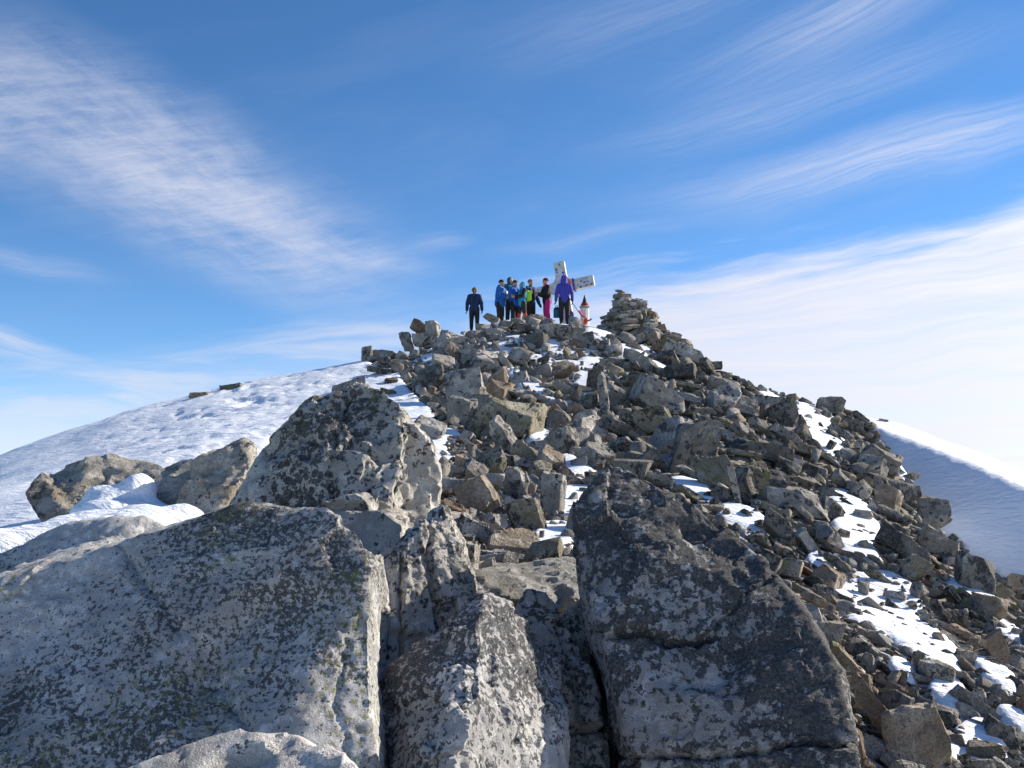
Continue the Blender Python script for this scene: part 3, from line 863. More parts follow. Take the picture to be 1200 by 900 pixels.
boulder('boulder', [
    [(-260, 1200, 2.95), (200, 1220, 3.0), (432, 1200, 3.25), (438, 900, 3.5), (437, 660, 3.85), (424, 626, 3.95), (395, 612, 4.0), (292, 588, 4.1), (180, 622, 4.15), (60, 655, 4.1), (-260, 760, 3.9),
     (446, 670, 4.5), (446, 1150, 4.3), (300, 596, 5.0), (100, 652, 5.2), (-260, 770, 5.4), (-260, 1100, 5.4)],
    [(-260, 740, 4.5), (0, 662, 4.5), (62, 640, 4.55), (88, 619, 4.6), (136, 622, 4.6), (180, 614, 4.6), (250, 640, 4.4), (120, 760, 4.15), (-100, 800, 4.1), (90, 630, 5.2), (-200, 740, 5.3), (200, 640, 5.2), (0, 1000, 5)],
    [(340, 600, 4.05), (392, 600, 4.0), (402, 620, 3.95), (360, 640, 3.9), (340, 620, 4.4), (400, 625, 4.4), (398, 604, 4.3)],
], M_PALE_BIG, 0.0155, 'huge pale grey boulder with a broad flat shaded face, black-flecked and yellow-green lichened', 1,
    [(-50, 690), (60, 640), (180, 614), (292, 585), (430, 622), (445, 900), (-50, 900)], rough=0.8, chip=0.5, anchor='huge pale boulder', cracks=(((150, 650, 4.15), (330, 900, 3.6), 0.022, 0.016), ((388, 640, 3.95), (408, 900, 3.5), 0.012, 0.010)))
boulder('boulder', [
    [(254, 600, 6.1), (300, 545, 6.25), (346, 484, 6.5), (366, 463, 6.6), (420, 449, 6.65), (436, 466, 6.5), (474, 476, 6.4), (480, 500, 6.3), (478, 570, 6.05), (470, 640, 5.9), (300, 660, 5.75), (254, 660, 5.9),
     (330, 500, 7.3), (420, 456, 7.1), (480, 500, 7.2), (490, 760, 7.2), (250, 650, 7.3), (250, 860, 6.0), (480, 860, 6.0), (480, 860, 7.2), (250, 860, 7.2)],
    [(474, 484, 6.6), (500, 510, 6.6), (514, 546, 6.5), (507, 600, 6.35), (480, 650, 6.2), (470, 560, 6.4), (500, 520, 7.2), (512, 600, 7.2), (480, 700, 7.2), (500, 850, 6.5), (470, 500, 7.0)],
    [(300, 600, 5.75), (420, 575, 5.8), (470, 600, 5.75), (470, 800, 5.5), (300, 800, 5.5), (300, 600, 6.4), (470, 600, 6.4), (470, 800, 6.4), (300, 800, 6.4)],
], M_SPOTTED, 0.019, 'spotted boulder peaking above the huge pale one, peppered with round black lichen', 2,
    [(258, 585), (345, 482), (420, 448), (480, 482), (514, 545), (507, 600), (260, 620)], size=1.3, rough=1.1, cracks=(((300, 600, 5.8), (480, 585, 5.9), 0.07, 0.022), ((405, 455, 6.65), (372, 600, 5.95), 0.05, 0.022), ((476, 478, 6.5), (474, 640, 6.0), 0.10, 0.025), ((330, 510, 6.4), (470, 530, 6.2), 0.035, 0.02)), anchor='spotted boulder', chip=1.0)
boulder('boulder', [
    [(430, 660, 4.85), (448, 648, 4.9), (470, 642, 4.85), (485, 628, 4.9), (505, 600, 5.05), (524, 590, 5.15), (540, 630, 5.05), (552, 690, 4.95), (556, 900, 4.7), (430, 950, 4.55), (470, 940, 4.5),
     (430, 690, 5.6), (520, 610, 5.8), (550, 680, 5.8), (556, 950, 5.7), (430, 950, 5.6)],
    [(436, 650, 4.7), (448, 645, 4.75), (452, 700, 4.65), (446, 900, 4.4), (430, 900, 4.4), (430, 700, 5.2), (455, 700, 5.2), (450, 900, 5.2)],
], M_RIB, 0.011, 'fluted pale boulder with sunlit vertical ribs wedged behind the huge pale one', 3,
    [(432, 650), (485, 626), (522, 588), (552, 690), (540, 720), (432, 760)], size=0.8, rough=1.1, flute=0.035, anchor='fluted boulder', cracks=(((470, 640, 4.85), (476, 850, 4.6), 0.05, 0.011), ((504, 604, 5.0), (520, 850, 4.7), 0.05, 0.011)))
boulder('boulder', [
    [(568, 693, 4.2), (590, 706, 4.32), (612, 722, 4.4), (642, 746, 4.5), (658, 775, 4.5), (660, 800, 4.4), (646, 840, 4.15), (650, 1200, 3.7), (545, 830, 3.62), (530, 900, 3.45), (515, 1200, 3.15), (480, 762, 4.1), (428, 812, 4.05), (380, 1200, 3.6),
     (568, 712, 4.7), (650, 800, 5.0), (430, 850, 4.8), (660, 1200, 4.6), (400, 1200, 4.6)],
    [(490, 872, 3.55), (500, 846, 3.62), (538, 826, 3.56), (552, 850, 3.48), (545, 880, 3.45), (500, 890, 3.48), (530, 850, 3.85)],
], M_CENTRE, 0.0125, 'peaked central boulder with one shaded flank and one raking sunlit lichen-white flank', 4,
    [(430, 812), (480, 762), (568, 692), (612, 722), (658, 772), (646, 900), (430, 900)], size=0.8, rough=1.35, flute=0.020, anchor='peaked central boulder', chip=0.9)
boulder('boulder', [
    [(602, 705, 4.95), (620, 690, 5.05), (640, 699, 5.05), (660, 730, 4.95), (690, 790, 4.75), (712, 870, 4.6), (724, 1150, 4.2), (600, 1150, 4.2), (604, 760, 4.8), (620, 700, 5.5), (690, 800, 5.6), (730, 1150, 5.4), (600, 1100, 5.4)],
    [(655, 724, 5.1), (682, 702, 5.2), (696, 760, 5.05), (722, 870, 4.85), (745, 1100, 4.5), (660, 1100, 4.5), (694, 730, 5.8), (735, 1000, 5.5)],
], M_RIB, 0.013, 'pale split slab standing in the gap between peaked and black boulders', 5,
    [(605, 705), (640, 698), (682, 702), (700, 800), (716, 900), (640, 900), (650, 770)], size=0.8, cracks=(((640, 860, 4.65), (720, 855, 4.65), 0.05, 0.012), ((655, 720, 4.95), (690, 900, 4.6), 0.05, 0.012)), anchor='pale split slab')
boulder('boulder', [
    [(546, 672, 6.4), (575, 660, 6.8), (612, 664, 6.9), (640, 655, 7.0), (686, 650, 7.0), (704, 690, 6.5), (690, 706, 6.35), (612, 706, 6.25), (552, 694, 6.25),
     (600, 668, 7.6), (700, 664, 7.6), (560, 740, 6.7), (690, 760, 6.7), (690, 760, 7.5), (560, 740, 7.5)],
], M_SLAB, 0.020, 'long overhanging slab with a grey top and dark olive underside bridging the gap', 6,
    [(548, 668), (610, 655), (680, 648), (700, 690), (610, 712), (550, 695)], size=1.0, anchor='long overhanging slab')
boulder('boulder', [
    [(670, 625, 4.8), (676, 600, 4.85), (692, 570, 4.95), (714, 545, 5.05), (742, 545, 5.05), (776, 562, 5.0), (812, 592, 4.9), (872, 642, 4.7), (892, 652, 4.65), (930, 702, 4.45), (962, 748, 4.3), (986, 792, 4.2), (998, 870, 4.05), (1008, 1200, 3.75), (840, 1200, 3.7), (830, 760, 4.25), (702, 744, 4.42), (688, 716, 4.55),
     (730, 570, 5.7), (900, 690, 5.8), (1000, 810, 5.6), (700, 780, 5.8), (1016, 1200, 5.2), (760, 1100, 5.2)],
    [(704, 754, 4.55), (770, 744, 4.45), (850, 744, 4.3), (880, 1200, 3.75), (780, 1200, 3.85), (745, 895, 4.2), (716, 860, 4.42), (706, 800, 4.5), (720, 800, 5.6), (860, 800, 5.6), (860, 1150, 5.2), (760, 1150, 5.0)],
], M_DARK, 0.0125, 'black-lichened pyramid boulder with a cracked front face and sunlit edge', 7,
    [(672, 612), (720, 540), (775, 560), (890, 650), (960, 745), (1000, 900), (780, 900), (705, 800)], size=0.95, rough=0.9, chip=0.75,
    cracks=(((690, 742, 4.45), (836, 738, 4.25), 0.10, 0.014), ((830, 738, 4.25), (880, 690, 4.7), 0.03, 0.010), ((720, 895, 4.2), (1000, 868, 4.3), 0.06, 0.010)), anchor='black boulder')
boulder('boulder', [
    [(28, 580, 9.6), (34, 566, 9.8), (58, 546, 10), (90, 535, 10.1), (134, 531, 10.2), (176, 540, 10.2), (196, 547, 10.1), (190, 600, 9.6), (110, 600, 9.3), (40, 600, 9.4), (60, 560, 10.8), (130, 540, 11), (190, 560, 10.9), (60, 650, 9.8), (180, 650, 9.8), (100, 650, 10.8)],
], M_BUFF, 0.024, 'low rounded boulder behind the snow hump on the snowfield edge', 8, [(30, 585), (75, 538), (134, 530), (195, 546), (150, 590)], size=1.3, rough=0.8, chip=0.5, group='boulders at the snowfield edge', anchor='low rounded boulder')
boulder('boulder', [
    [(172, 552, 9.9), (200, 540, 10), (228, 531, 10), (234, 545, 9.8), (222, 580, 9.5), (180, 580, 9.5), (200, 545, 10.5), (232, 545, 10.5), (180, 640, 9.7), (230, 640, 9.7), (210, 640, 10.4)],
], M_BUFF, 0.03, 'small dull slab squeezed between rounded and rough boulders', 9, [(172, 552), (228, 531), (222, 578), (182, 575)], size=1.2, rough=0.8, chip=0.5, group='boulders at the snowfield edge')
boulder('boulder', [
    [(194, 594, 8.8), (204, 566, 8.9), (222, 536, 9.1), (248, 524, 9.2), (270, 521, 9.2), (286, 513, 9.3), (300, 522, 9.2), (298, 545, 9.0), (262, 585, 8.7), (240, 640, 8.6), (200, 640, 8.6), (240, 540, 9.9), (290, 520, 9.9), (300, 640, 9.4), (210, 600, 9.7)],
], M_BUFF, 0.028, 'rough warm-grey boulder wedged in snow beside the spotted one', 10, [(196, 592), (222, 536), (286, 513), (302, 522), (262, 590)], size=1.1, rough=1.6, group='boulders at the snowfield edge', anchor='rough warm-grey boulder')
boulder('boulder', [
    [(136, 906, 2.30), (196, 882, 2.34), (258, 862, 2.40), (300, 852, 2.42), (340, 856, 2.42), (388, 876, 2.36), (424, 908, 2.28), (400, 1000, 2.1), (160, 1000, 2.1), (280, 868, 2.75), (380, 900, 2.75), (180, 920, 2.75), (160, 1400, 2.25), (420, 1400, 2.25), (300, 1350, 2.7)],
], M_WHITE, 0.011, 'whitish sunlit rock poking up in front of the huge pale boulder', 11, [(150, 905), (300, 858), (412, 905)], size=0.45, rough=0.8, chip=0.5)

# the snow hump scoured round by wind
def snow_lump(name, hulls, label, outline, seed):
    me = remeshed(name, hulls, 0.022)
    bm = bmesh.new(); bm.from_mesh(me)
    for _ in range(40): bmesh.ops.smooth_vert(bm, verts=bm.verts[:], factor=0.5, use_axis_x=True, use_axis_y=True, use_axis_z=True)
    bm.to_mesh(me); bm.free()
    v, n = coords(me)
    v = v + n * (fbm(v * 2.2 + seed, 2) * 0.07 + fbm(v * 14 + seed, 3) * 0.008)[:, None]
    me.vertices.foreach_set('co', v.astype(np.float32).ravel()); me.materials.append(SNOW)
    me.polygons.foreach_set('use_smooth', np.ones(len(me.polygons), bool)); me.update()
    set_props(link(name, me), label, 'snow drift', 'wind-scoured snow drifts')
    HERO_POLYS.append(outline)


def ball(px, py, d, rx, ry, rz, n=420):
    c = P(px, py, d); k = d / FPX
    r = np.random.default_rng(int(px)); g = r.normal(size=(n, 3)); g /= np.linalg.norm(g, axis=1)[:, None]
    return [c + g_ * np.array((rx * k, ry * k, rz * k)) for g_ in g]


snow_lump('snow_drift', [ball(163, 573, 9.2, 24, 30, 20), ball(134, 584, 9.1, 32, 30, 18), ball(150, 604, 9.0, 66, 50, 20)],
          'rounded snow hump in front of the low rounded boulder', [(104, 570), (160, 550), (184, 570), (110, 600)], 1)
snow_lump('snow_drift', [ball(150, 640, 8.0, 120, 100, 44), ball(60, 668, 7.4, 190, 110, 52), ball(215, 616, 8.2, 34, 40, 26)],
          'smooth blue-shaded snow bank above the huge pale boulder', [(0, 590), (232, 585), (180, 615), (0, 660)], 2)


# ------------------------------------------------------------------ talus
def hidden(px, py):
    r = np.zeros(np.shape(px), bool)
    for poly in HERO_POLYS: r |= inside(poly, px, py)
    return r


def talus():
    n = 52000
    px = rng.uniform(415, 1260, n); py = rng.uniform(372, 930, n)
    ok = inside(ROCKY, px, py)
    px, py = px[ok], py[ok]
    pts, good = hit(px, py)
    px, py, pts = px[good], py[good], pts[good]
    sm = snow_mask(pts)
    hid = hidden(px, py)
    rim = poly_dist(ROCKY, px, py)
    n = len(px)
    # picture size wanted for each stone, falling with its order: big ones first
    order = np.arange(n) / n
    taken = [(q[0], q[1], 0.5 * math.sqrt(q[2] * q[3])) for q in NAMED if q[2]]
    tx = [t[0] for t in taken]; ty = [t[1] for t in taken]; tr = [t[2] for t in taken]
    chosen = []
    arr = np.zeros((9000, 3)); cnt = len(taken)
    arr[:cnt] = np.c_[tx, ty, tr]
    for i in range(n):
        t = i / n
        if t < 0.011: w = rng.uniform(38, 64)
        elif t < 0.07: w = rng.uniform(24, 40)
        elif t < 0.20: w = rng.uniform(14, 24)
        elif t < 0.5: w = rng.uniform(8, 14)
        else: w = rng.uniform(4.5, 9)
        if py[i] < 430: w *= 0.72
        sunny = px[i] > 880
        if px[i] > 740: w = min(w * 0.95, 48)
        if sunny: w = min(w * 0.95, 40)
        if w > 15 and rim[i] < 26: w *= 0.62
        s = sm[i]
        if s > 0.40 and (rng.random() > (0.11 if s > 0.6 and py[i] > 450 else 0.16 if s > 0.6 else 0.45) or w > 34): continue
        a = arr[:cnt]
        near = (np.hypot(a[:, 0] - px[i], (a[:, 1] - py[i]) * 1.25) < 0.56 * (a[:, 2] + 0.40 * w))
        if near.any(): continue
        if cnt >= 8990: break
        arr[cnt] = (px[i], py[i], 0.42 * w); cnt += 1
        chosen.append((w, i, sunny))
    chosen.sort(key=lambda q: -q[0])
    singles = 0
    V, F, MI = [], [], []; nv = 0
    small = {}
    for k in ('block', 'slab', 'wedge', 'shard'):
        dims = {'block': (1, .85, .75), 'slab': (1.3, .85, .26), 'wedge': (1, .8, .8), 'shard': (.5, .4, 1.2)}[k]
        small[k] = []
        for j in range(14):
            bm = polytope(dims, 7, 900 + j * 7 + len(k), 0.50, 0.88)
            try: bmesh.ops.bevel(bm, geom=bm.edges[:], offset=0.010, segments=1, affect='EDGES', clamp_overlap=True)
            except Exception: pass
            v, f = arrays(bm); bm.free()
            small[k].append((unit(v), f))
    tone_list = list(TONES)
    rocks = []
    for (w, i, sunny) in chosen:
        d = pts[i, 1]
        if px[i] > 720 and py[i] < 640: tone = rng.choice(['dark', 'grey', 'olive', 'tan'], p=[.34, .44, .14, .08])
        elif px[i] > 860: tone = rng.choice(['dark', 'grey', 'tan', 'olive', 'rusty'], p=[.32, .42, .15, .08, .03])
        elif py[i] < 450: tone = rng.choice(['grey', 'pale', 'tan', 'dark', 'rusty'], p=[.40, .22, .16, .18, .04])
        else: tone = rng.choice(['grey', 'dark', 'tan', 'pale', 'rusty', 'olive'], p=[.36, .18, .15, .17, .06, .08])
        shape = rng.choice(['slab', 'block', 'wedge', 'shard'], p=[.72, .10, .13, .05] if sunny or px[i] > 740 else [.50, .22, .20, .08])
        if shape == 'shard' and (w > 22 or rim[i] < 30): shape = 'slab'
        h = w * {'slab': rng.uniform(.17, .38), 'block': rng.uniform(.6, .9), 'wedge': rng.uniform(.55, .85), 'shard': rng.uniform(1.1, 1.7)}[shape]
        if shape == 'shard': w2 = w * 0.55; h *= 0.7
        else: w2 = w
        roll = rng.normal(26 if px[i] > 860 else 12 if px[i] > 700 else 6, 15 if px[i] > 700 else 22)
        yaw = rng.uniform(-40, 40); pit = rng.normal(-14, 16); var = int(rng.integers(0, 40))
        lift = 0.28 * h
        if w > 15 and singles < 218 and not hid[i]:
            o = place_rock('rock', px[i], py[i] - lift, w2, h, roll, str(tone), str(shape), var, yaw, pit, 0.0, d=d)
            rocks.append((o, px[i], py[i] - lift, w, str(tone), str(shape))); singles += 1
        else:
            kk = d / FPX
            v, f = small[shape][var % 14]
            # near stones that are tucked between the big ones keep their true size
            M = np.array(Matrix.Rotation(R(roll), 3, 'Y') @ Matrix.Rotation(R(pit), 3, 'X') @ Matrix.Rotation(R(yaw), 3, 'Z'))
            c = P(px[i], py[i] - lift, d + 0.1 * w * kk)
            vv = (v * np.array((w2 * kk, w * 0.75 * kk, h * kk))) @ M.T + c
            V.append(vv); F.append(f + nv); MI.append(np.full(len(f), tone_list.index(str(tone)))); nv += len(vv)
    V = np.concatenate(V); F = np.concatenate(F); MI = np.concatenate(MI)
    me = bpy.data.meshes.new('rubble')
    me.vertices.add(len(V)); me.vertices.foreach_set('co', V.astype(np.float32).ravel())
    me.loops.add(F.size); me.loops.foreach_set('vertex_index', F.astype(np.int32).ravel())
    me.polygons.add(len(F)); me.polygons.foreach_set('loop_start', np.arange(0, F.size, 3, dtype=np.int32))
    for t in tone_list: me.materials.append(TONES[t])
    me.polygons.foreach_set('material_index', MI.astype(np.int32))
    me.update(calc_edges=True)
    set_props(link('rubble', me), 'countless small angular stones filling the talus between larger rocks', 'rubble', kind='stuff')
    # labels: each by its own look and by the landmark nearest to it
    ranks = {}
    ORD = ['closest', 'second closest', 'third closest', 'fourth closest', 'fifth closest', 'sixth closest', 'seventh closest', 'eighth closest', 'ninth closest', 'tenth closest', 'eleventh closest', 'twelfth closest', 'thirteenth closest', 'fourteenth closest', 'fifteenth closest', 'sixteenth closest']
    ORD = [q.replace(' closest', '') for q in ORD]
    rows = []
    for r in rocks:
        o, x, y, w, tone, shape = r
        a = min(ANCHORS, key=lambda q: (q[0] - x) ** 2 + 1.6 * (q[1] - y) ** 2)
        dx, dy = x - a[0], (y - a[1]) * 1.2
        side = ('uphill of' if dy < 0 else 'downhill of') if abs(dy) > abs(dx) else ('on the sunny side of' if dx > 0 else 'on the shady side of')
        rows.append((math.hypot(dx, dy), o, tone, shape, side, a[2]))
    rows.sort(key=lambda q: q[0])
    for (dd, o, tone, shape, side, an) in rows:
        key = (tone, shape, side, an)
        k = ranks.get(key, 0); ranks[key] = k + 1
        word = {'block': 'block', 'slab': 'slab', 'wedge': 'wedge', 'shard': 'splinter'}[shape]
        set_props(o, f'{TONE_WORD[tone]} {word}, {ORD[min(k, 15)]} {side} the {an}', 'rock', 'rocks of the summit talus')
    print('TALUS', len(chosen), 'singles', singles, 'tris', len(F))


talus()
# ------------------------------------------------------------------ summit: cairn, cross, shrine
def ground_z(x, y):
    return float(hill(np.array([x]), np.array([y]))[0])


def empty(name, loc, rz=0.0):
    o = bpy.data.objects.new(name, None)
    o.empty_display_size = 0.2
    C.objects.link(o); o.location = loc; o.rotation_euler = (0, 0, rz)
    return o


def box_bm(bm, c, size, M=None):
    r = bmesh.ops.create_cube(bm, size=1.0)
    vs = r['verts']
    for v in vs:
        p = Vector((v.co.x * size[0], v.co.y * size[1], v.co.z * size[2]))
        v.co = (M @ p if M else p) + Vector(c)
    return vs


def part(name, bm, mat, parent, bevel=0.0, smooth=False):
    if bevel:
        bmesh.ops.bevel(bm, geom=bm.edges[:], offset=bevel, segments=2, affect='EDGES', clamp_overlap=True)
    me = bpy.data.meshes.new(name); bm.to_mesh(me); bm.free()
    if mat: me.materials.append(mat)
    if smooth:
        me.polygons.foreach_set('use_smooth', np.ones(len(me.polygons), bool)); me.set_sharp_from_angle(angle=R(40))
    return link(name, me, parent)


def lathe(prof, seg=8, c=(0, 0, 0), rot=0.0):
    bm = bmesh.new(); rings = []
    for (r, z) in prof:
        rings.append([bm.verts.new((c[0] + r * math.cos(rot + 2 * math.pi * i / seg), c[1] + r * math.sin(rot + 2 * math.pi * i / seg), c[2] + z)) for i in range(seg)])
    for a, b_ in zip(rings[:-1], rings[1:]):
        for i in range(seg):
            bm.faces.new((a[i], a[(i + 1) % seg], b_[(i + 1) % seg], b_[i]))
    bm.faces.new(rings[0][::-1]); bm.faces.new(rings[-1])
    return bm


def tube(pts, r, seg=6):
    bm = bmesh.new(); rings = []
    pts = [Vector(p) for p in pts]
    for i, p in enumerate(pts):
        t = (pts[min(i + 1, len(pts) - 1)] - pts[max(i - 1, 0)]).normalized()
        a = t.orthogonal().normalized(); b_ = t.cross(a)
        rr = r[i] if isinstance(r, (list, tuple)) else r
        rings.append([bm.verts.new(p + (a * math.cos(2 * math.pi * k / seg) + b_ * math.sin(2 * math.pi * k / seg)) * rr) for k in range(seg)])
    for a, b_ in zip(rings[:-1], rings[1:]):
        for k in range(seg): bm.faces.new((a[k], a[(k + 1) % seg], b_[(k + 1) % seg], b_[k]))
    bm.faces.new(rings[0][::-1]); bm.faces.new(rings[-1])
    return bm


def build_cairn():
    D = 37.6
    k = D / FPX
    base = P(738, 400, D); base[2] = ground_z(base[0], D)
    root = empty('cairn', base)
    set_props(root, 'tall cairn of stacked buff stones on the summit beside the white shrine', 'cairn')
    prof = [(404, 688, 812), (397, 692, 798), (390, 697, 786), (384, 702, 776), (377, 706, 770), (371, 709, 770), (365, 714, 764), (359, 717, 759), (354, 719, 756), (349, 720, 738), (345, 721, 732), (341, 723, 730)]
    r = random.Random(5)
    tones = ['pale', 'tan', 'grey', 'grey', 'pale', 'olive']
    for li, (py, x0, x1) in enumerate(prof):
        wpx = x1 - x0; cx = (x0 + x1) / 2
        size = 18 if li < 4 else 15 if li < 7 else 12
        n = max(1, int(round(wpx * 2.1 / size))) if wpx > 16 else 1
        for j in range(n):
            if n == 1: ang, rad = 0, 0
            else:
                ang = 2 * math.pi * (j + 0.5 * (li % 2)) / n + r.uniform(-.15, .15); rad = 1.0
            hw = max(0.0, wpx / 2 - size * 0.42)
            w = size * r.uniform(.75, 1.3) * (0.8 if n == 1 else 1); h = size * r.uniform(.30, .58) * (0.9 if n > 1 else .75)
            c = P(cx + math.cos(ang) * hw * rad, py + r.uniform(-1.0, 1.0), D)
            c[1] += math.sin(ang) * hw * rad * k * 0.9
            shp = r.choice(['block', 'slab', 'block', 'slab', 'wedge'])
            o = link('stone', SHAPES[shp][r.randrange(len(SHAPES[shp]))], root)
            o.location = c - base
            o.rotation_euler = (r.uniform(-.3, .3), r.uniform(-.3, .35), r.uniform(0, 6.28))
            o.scale = (w * k * 1.1, w * k * r.uniform(.8, 1.1), h * k * 1.25)
            o.material_slots[0].link = 'OBJECT'; o.material_slots[0].material = TONES[r.choice(tones)]
        if wpx > 30:            # the core, so that no light shows through
            for j in range(max(1, int(wpx / 18))):
                c = P(cx + r.uniform(-.28, .28) * wpx, py, D); c[1] += r.uniform(-.2, .2) * wpx * k
                o = link('stone', SHAPES['block'][r.randrange(11)], root); o.location = c - base
                o.scale = (size * k * 1.5, size * k * 1.5, size * k * 0.8); o.rotation_euler = (0, 0, r.uniform(0, 6))
                o.material_slots[0].link = 'OBJECT'; o.material_slots[0].material = TONES['grey']


build_cairn()

WHITE_METAL = plain('white_painted_metal', (0.56, 0.565, 0.575), 0.45, 0.0, 0.28, 5.0)
STICK = [plain('sticker_' + n, c, 0.6) for n, c in (('black', (.03, .03, .035)), ('blue', (.05, .16, .5)), ('red', (.5, .05, .05)), ('green', (.05, .25, .12)), ('yellow', (.6, .45, .05)), ('grey', (.25, .26, .28)))]
ORANGE = plain('orange_fabric', (0.75, 0.13, 0.02), 0.7)
PINK = plain('pink_fabric', (0.72, 0.10, 0.20), 0.7)
PURPLE_CLOTH = plain('violet_fabric', (0.10, 0.05, 0.30), 0.7)


def build_cross():
    d = 39.6; k = d / FPX
    c = P(660, 337, d); gz = ground_z(c[0], d)
    root = empty('summit_cross', (c[0], d, gz))
    set_props(root, 'leaning white metal cross dotted with stickers on the summit', 'cross')
    rot = Matrix.Rotation(R(-16), 4, 'Z') @ Matrix.Rotation(R(-9.5), 4, 'Y') @ Matrix.Rotation(R(-4), 4, 'X')
    M = Matrix.Translation((0, 0, c[2] - gz)) @ rot
    t, dep = 0.44, 0.24
    up, down, arm = 32 * k, (c[2] - gz) + 0.25, 38 * k

    def add(name, bm, mat, parent, bevel=0.0):
        bmesh.ops.transform(bm, matrix=M, verts=bm.verts)
        return part(name, bm, mat, parent, bevel)
    bm = bmesh.new(); box_bm(bm, (0, 0, (up - down) / 2), (t, dep, up + down))
    post = add('upright_beam', bm, WHITE_METAL, root, 0.012)
    bars = []
    for s in (-1, 1):
        bm = bmesh.new(); L = arm - t / 2
        box_bm(bm, (s * (t / 2 + L / 2), 0, 0), (L, dep - 0.006, t))
        bars.append(add('cross_arm', bm, WHITE_METAL, root, 0.012))
    for sx in (-1, 1):
        for sz in (-1, 1):
            bm = bmesh.new(); q = 0.30; prof = [(0, 0)] + [(q - q * math.sin(a), q - q * math.cos(a)) for a in [i * math.pi / 16 for i in range(9)]]
            vs = []
            for y in (-dep / 2 + .008, dep / 2 - .008):
                vs.append([bm.verts.new((sx * (t / 2 + px_), y, sz * (t / 2 + pz_))) for px_, pz_ in prof])
            bm.faces.new(vs[0]); bm.faces.new(vs[1][::-1])
            for i in range(len(prof)):
                j = (i + 1) % len(prof)
                bm.faces.new((vs[0][i], vs[1][i], vs[1][j], vs[0][j]))
            bmesh.ops.recalc_face_normals(bm, faces=bm.faces[:])
            add('gusset', bm, WHITE_METAL, root)
    r = random.Random(11)
    for i in range(34):
        where = r.choice(['top', 'right', 'right', 'left', 'mid'])
        if where == 'top': x, z, par = r.uniform(-.17, .17), r.uniform(.3, up - .06), post
        elif where == 'mid': x, z, par = r.uniform(-.17, .17), r.uniform(-.6, .2), post
        elif where == 'right': x, z, par = r.uniform(.35, arm - .08), r.uniform(-.17, .17), bars[1]
        else: x, z, par = -r.uniform(.35, arm - .08), r.uniform(-.17, .17), bars[0]
        bm = bmesh.new(); w = r.uniform(.03, .09)
        box_bm(bm, (x, -dep / 2 - 0.001, z), (w, 0.008, w * r.uniform(.6, 1.3)), Matrix.Rotation(r.uniform(-.5, .5), 3, 'Y'))
        add('sticker', bm, r.choice(STICK), par)
    for (x, w, mat, nm) in ((0.30, 0.085, ORANGE, 'wrapped_band'), (0.46, 0.06, PURPLE_CLOTH, 'wrapped_band')):
        bm = bmesh.new()
        for (cy, cz, sy, sz_) in ((-dep / 2 - .014, 0, .024, t + .07), (dep / 2 + .014, 0, .024, t + .07)):
            box_bm(bm, (x, cy, cz), (w, sy, sz_))
        for cz in (-t / 2 - .014, t / 2 + .014): box_bm(bm, (x, 0, cz), (w - .002, dep + .01, .024))
        add(nm, bm, mat, root)
    bm = bmesh.new(); vs = bmesh.ops.create_icosphere(bm, subdivisions=3, radius=1.0)['verts']
    for v in vs:
        n = 1 + 0.22 * float(noise3(np.array([v.co * 2.4]))[0])
        v.co = Vector((v.co.x * .10 * n + .27, v.co.y * .07 * n - dep / 2 - .05, v.co.z * .21 * n + .04))
    add('tied_cloth', bm, ORANGE, root)


build_cross()


def build_shrine():
    d = 38.7; k = d / FPX
    top = P(685, 345.5, d); x = top[0]; gz = ground_z(x, d)
    root = empty('summit_shrine', (x, d, gz))
    set_props(root, 'small white octagonal shrine pillar with red collar and dark pointed top', 'shrine')
    zt = top[2] - gz

    def zz(py): return P(685, py, d)[2] - gz
    white = plain('white_enamel', (0.78, 0.79, 0.80), 0.4); red = plain('red_enamel', (0.34, 0.03, 0.03), 0.5); dark = plain('dark_bronze', (0.045, 0.03, 0.03), 0.5, 0.3)
    part('pillar', lathe([(.175, -0.1), (.175, zz(361.5))], 8, rot=R(10)), white, root)
    part('cornice', lathe([(.18, zz(361.4)), (.215, zz(360.6)), (.215, zz(359.2)), (.15, zz(358.4))], 8, rot=R(10)), plain('shrine_cornice', (.36, .33, .28), .6), root)
    part('collar', lathe([(.135, zz(358.3)), (.15, zz(357.6)), (.15, zz(356.0)), (.11, zz(355.5))], 16), red, root)
    part('finial', lathe([(.105, zz(355.4)), (.10, zz(354.0)), (.072, zz(353.2)), (.070, zz(350.8)), (.045, zz(350.0)), (.040, zz(348.2)), (.012, zt)], 12), dark, root)


build_shrine()


# ------------------------------------------------------------------ people
_sph = None


def capsule_pts(p0, r0, p1, r1):
    global _sph
    if _sph is None:
        t = bmesh.new(); bmesh.ops.create_icosphere(t, subdivisions=2, radius=1.0); _sph = np.array([v.co for v in t.verts]); t.free()
    return [tuple(np.array(p0) + q * r0) for q in _sph] + [tuple(np.array(p1) + q * r1) for q in _sph]


def cloth(name, col, var=0.12): return plain(name, col, 0.75, 0.0, var, 18.0, 0.006)


SKIN = plain('skin', (0.48, 0.29, 0.20), 0.6, 0, 0.05)
BOOT = plain('boot_leather', (0.03, 0.028, 0.027), 0.7)
GLOVE = plain('black_glove', (0.02, 0.02, 0.024), 0.8)
BLACK = cloth('black_softshell', (0.018, 0.018, 0.022))
EYE = plain('eye_dark', (0.02, 0.015, 0.012), 0.3)


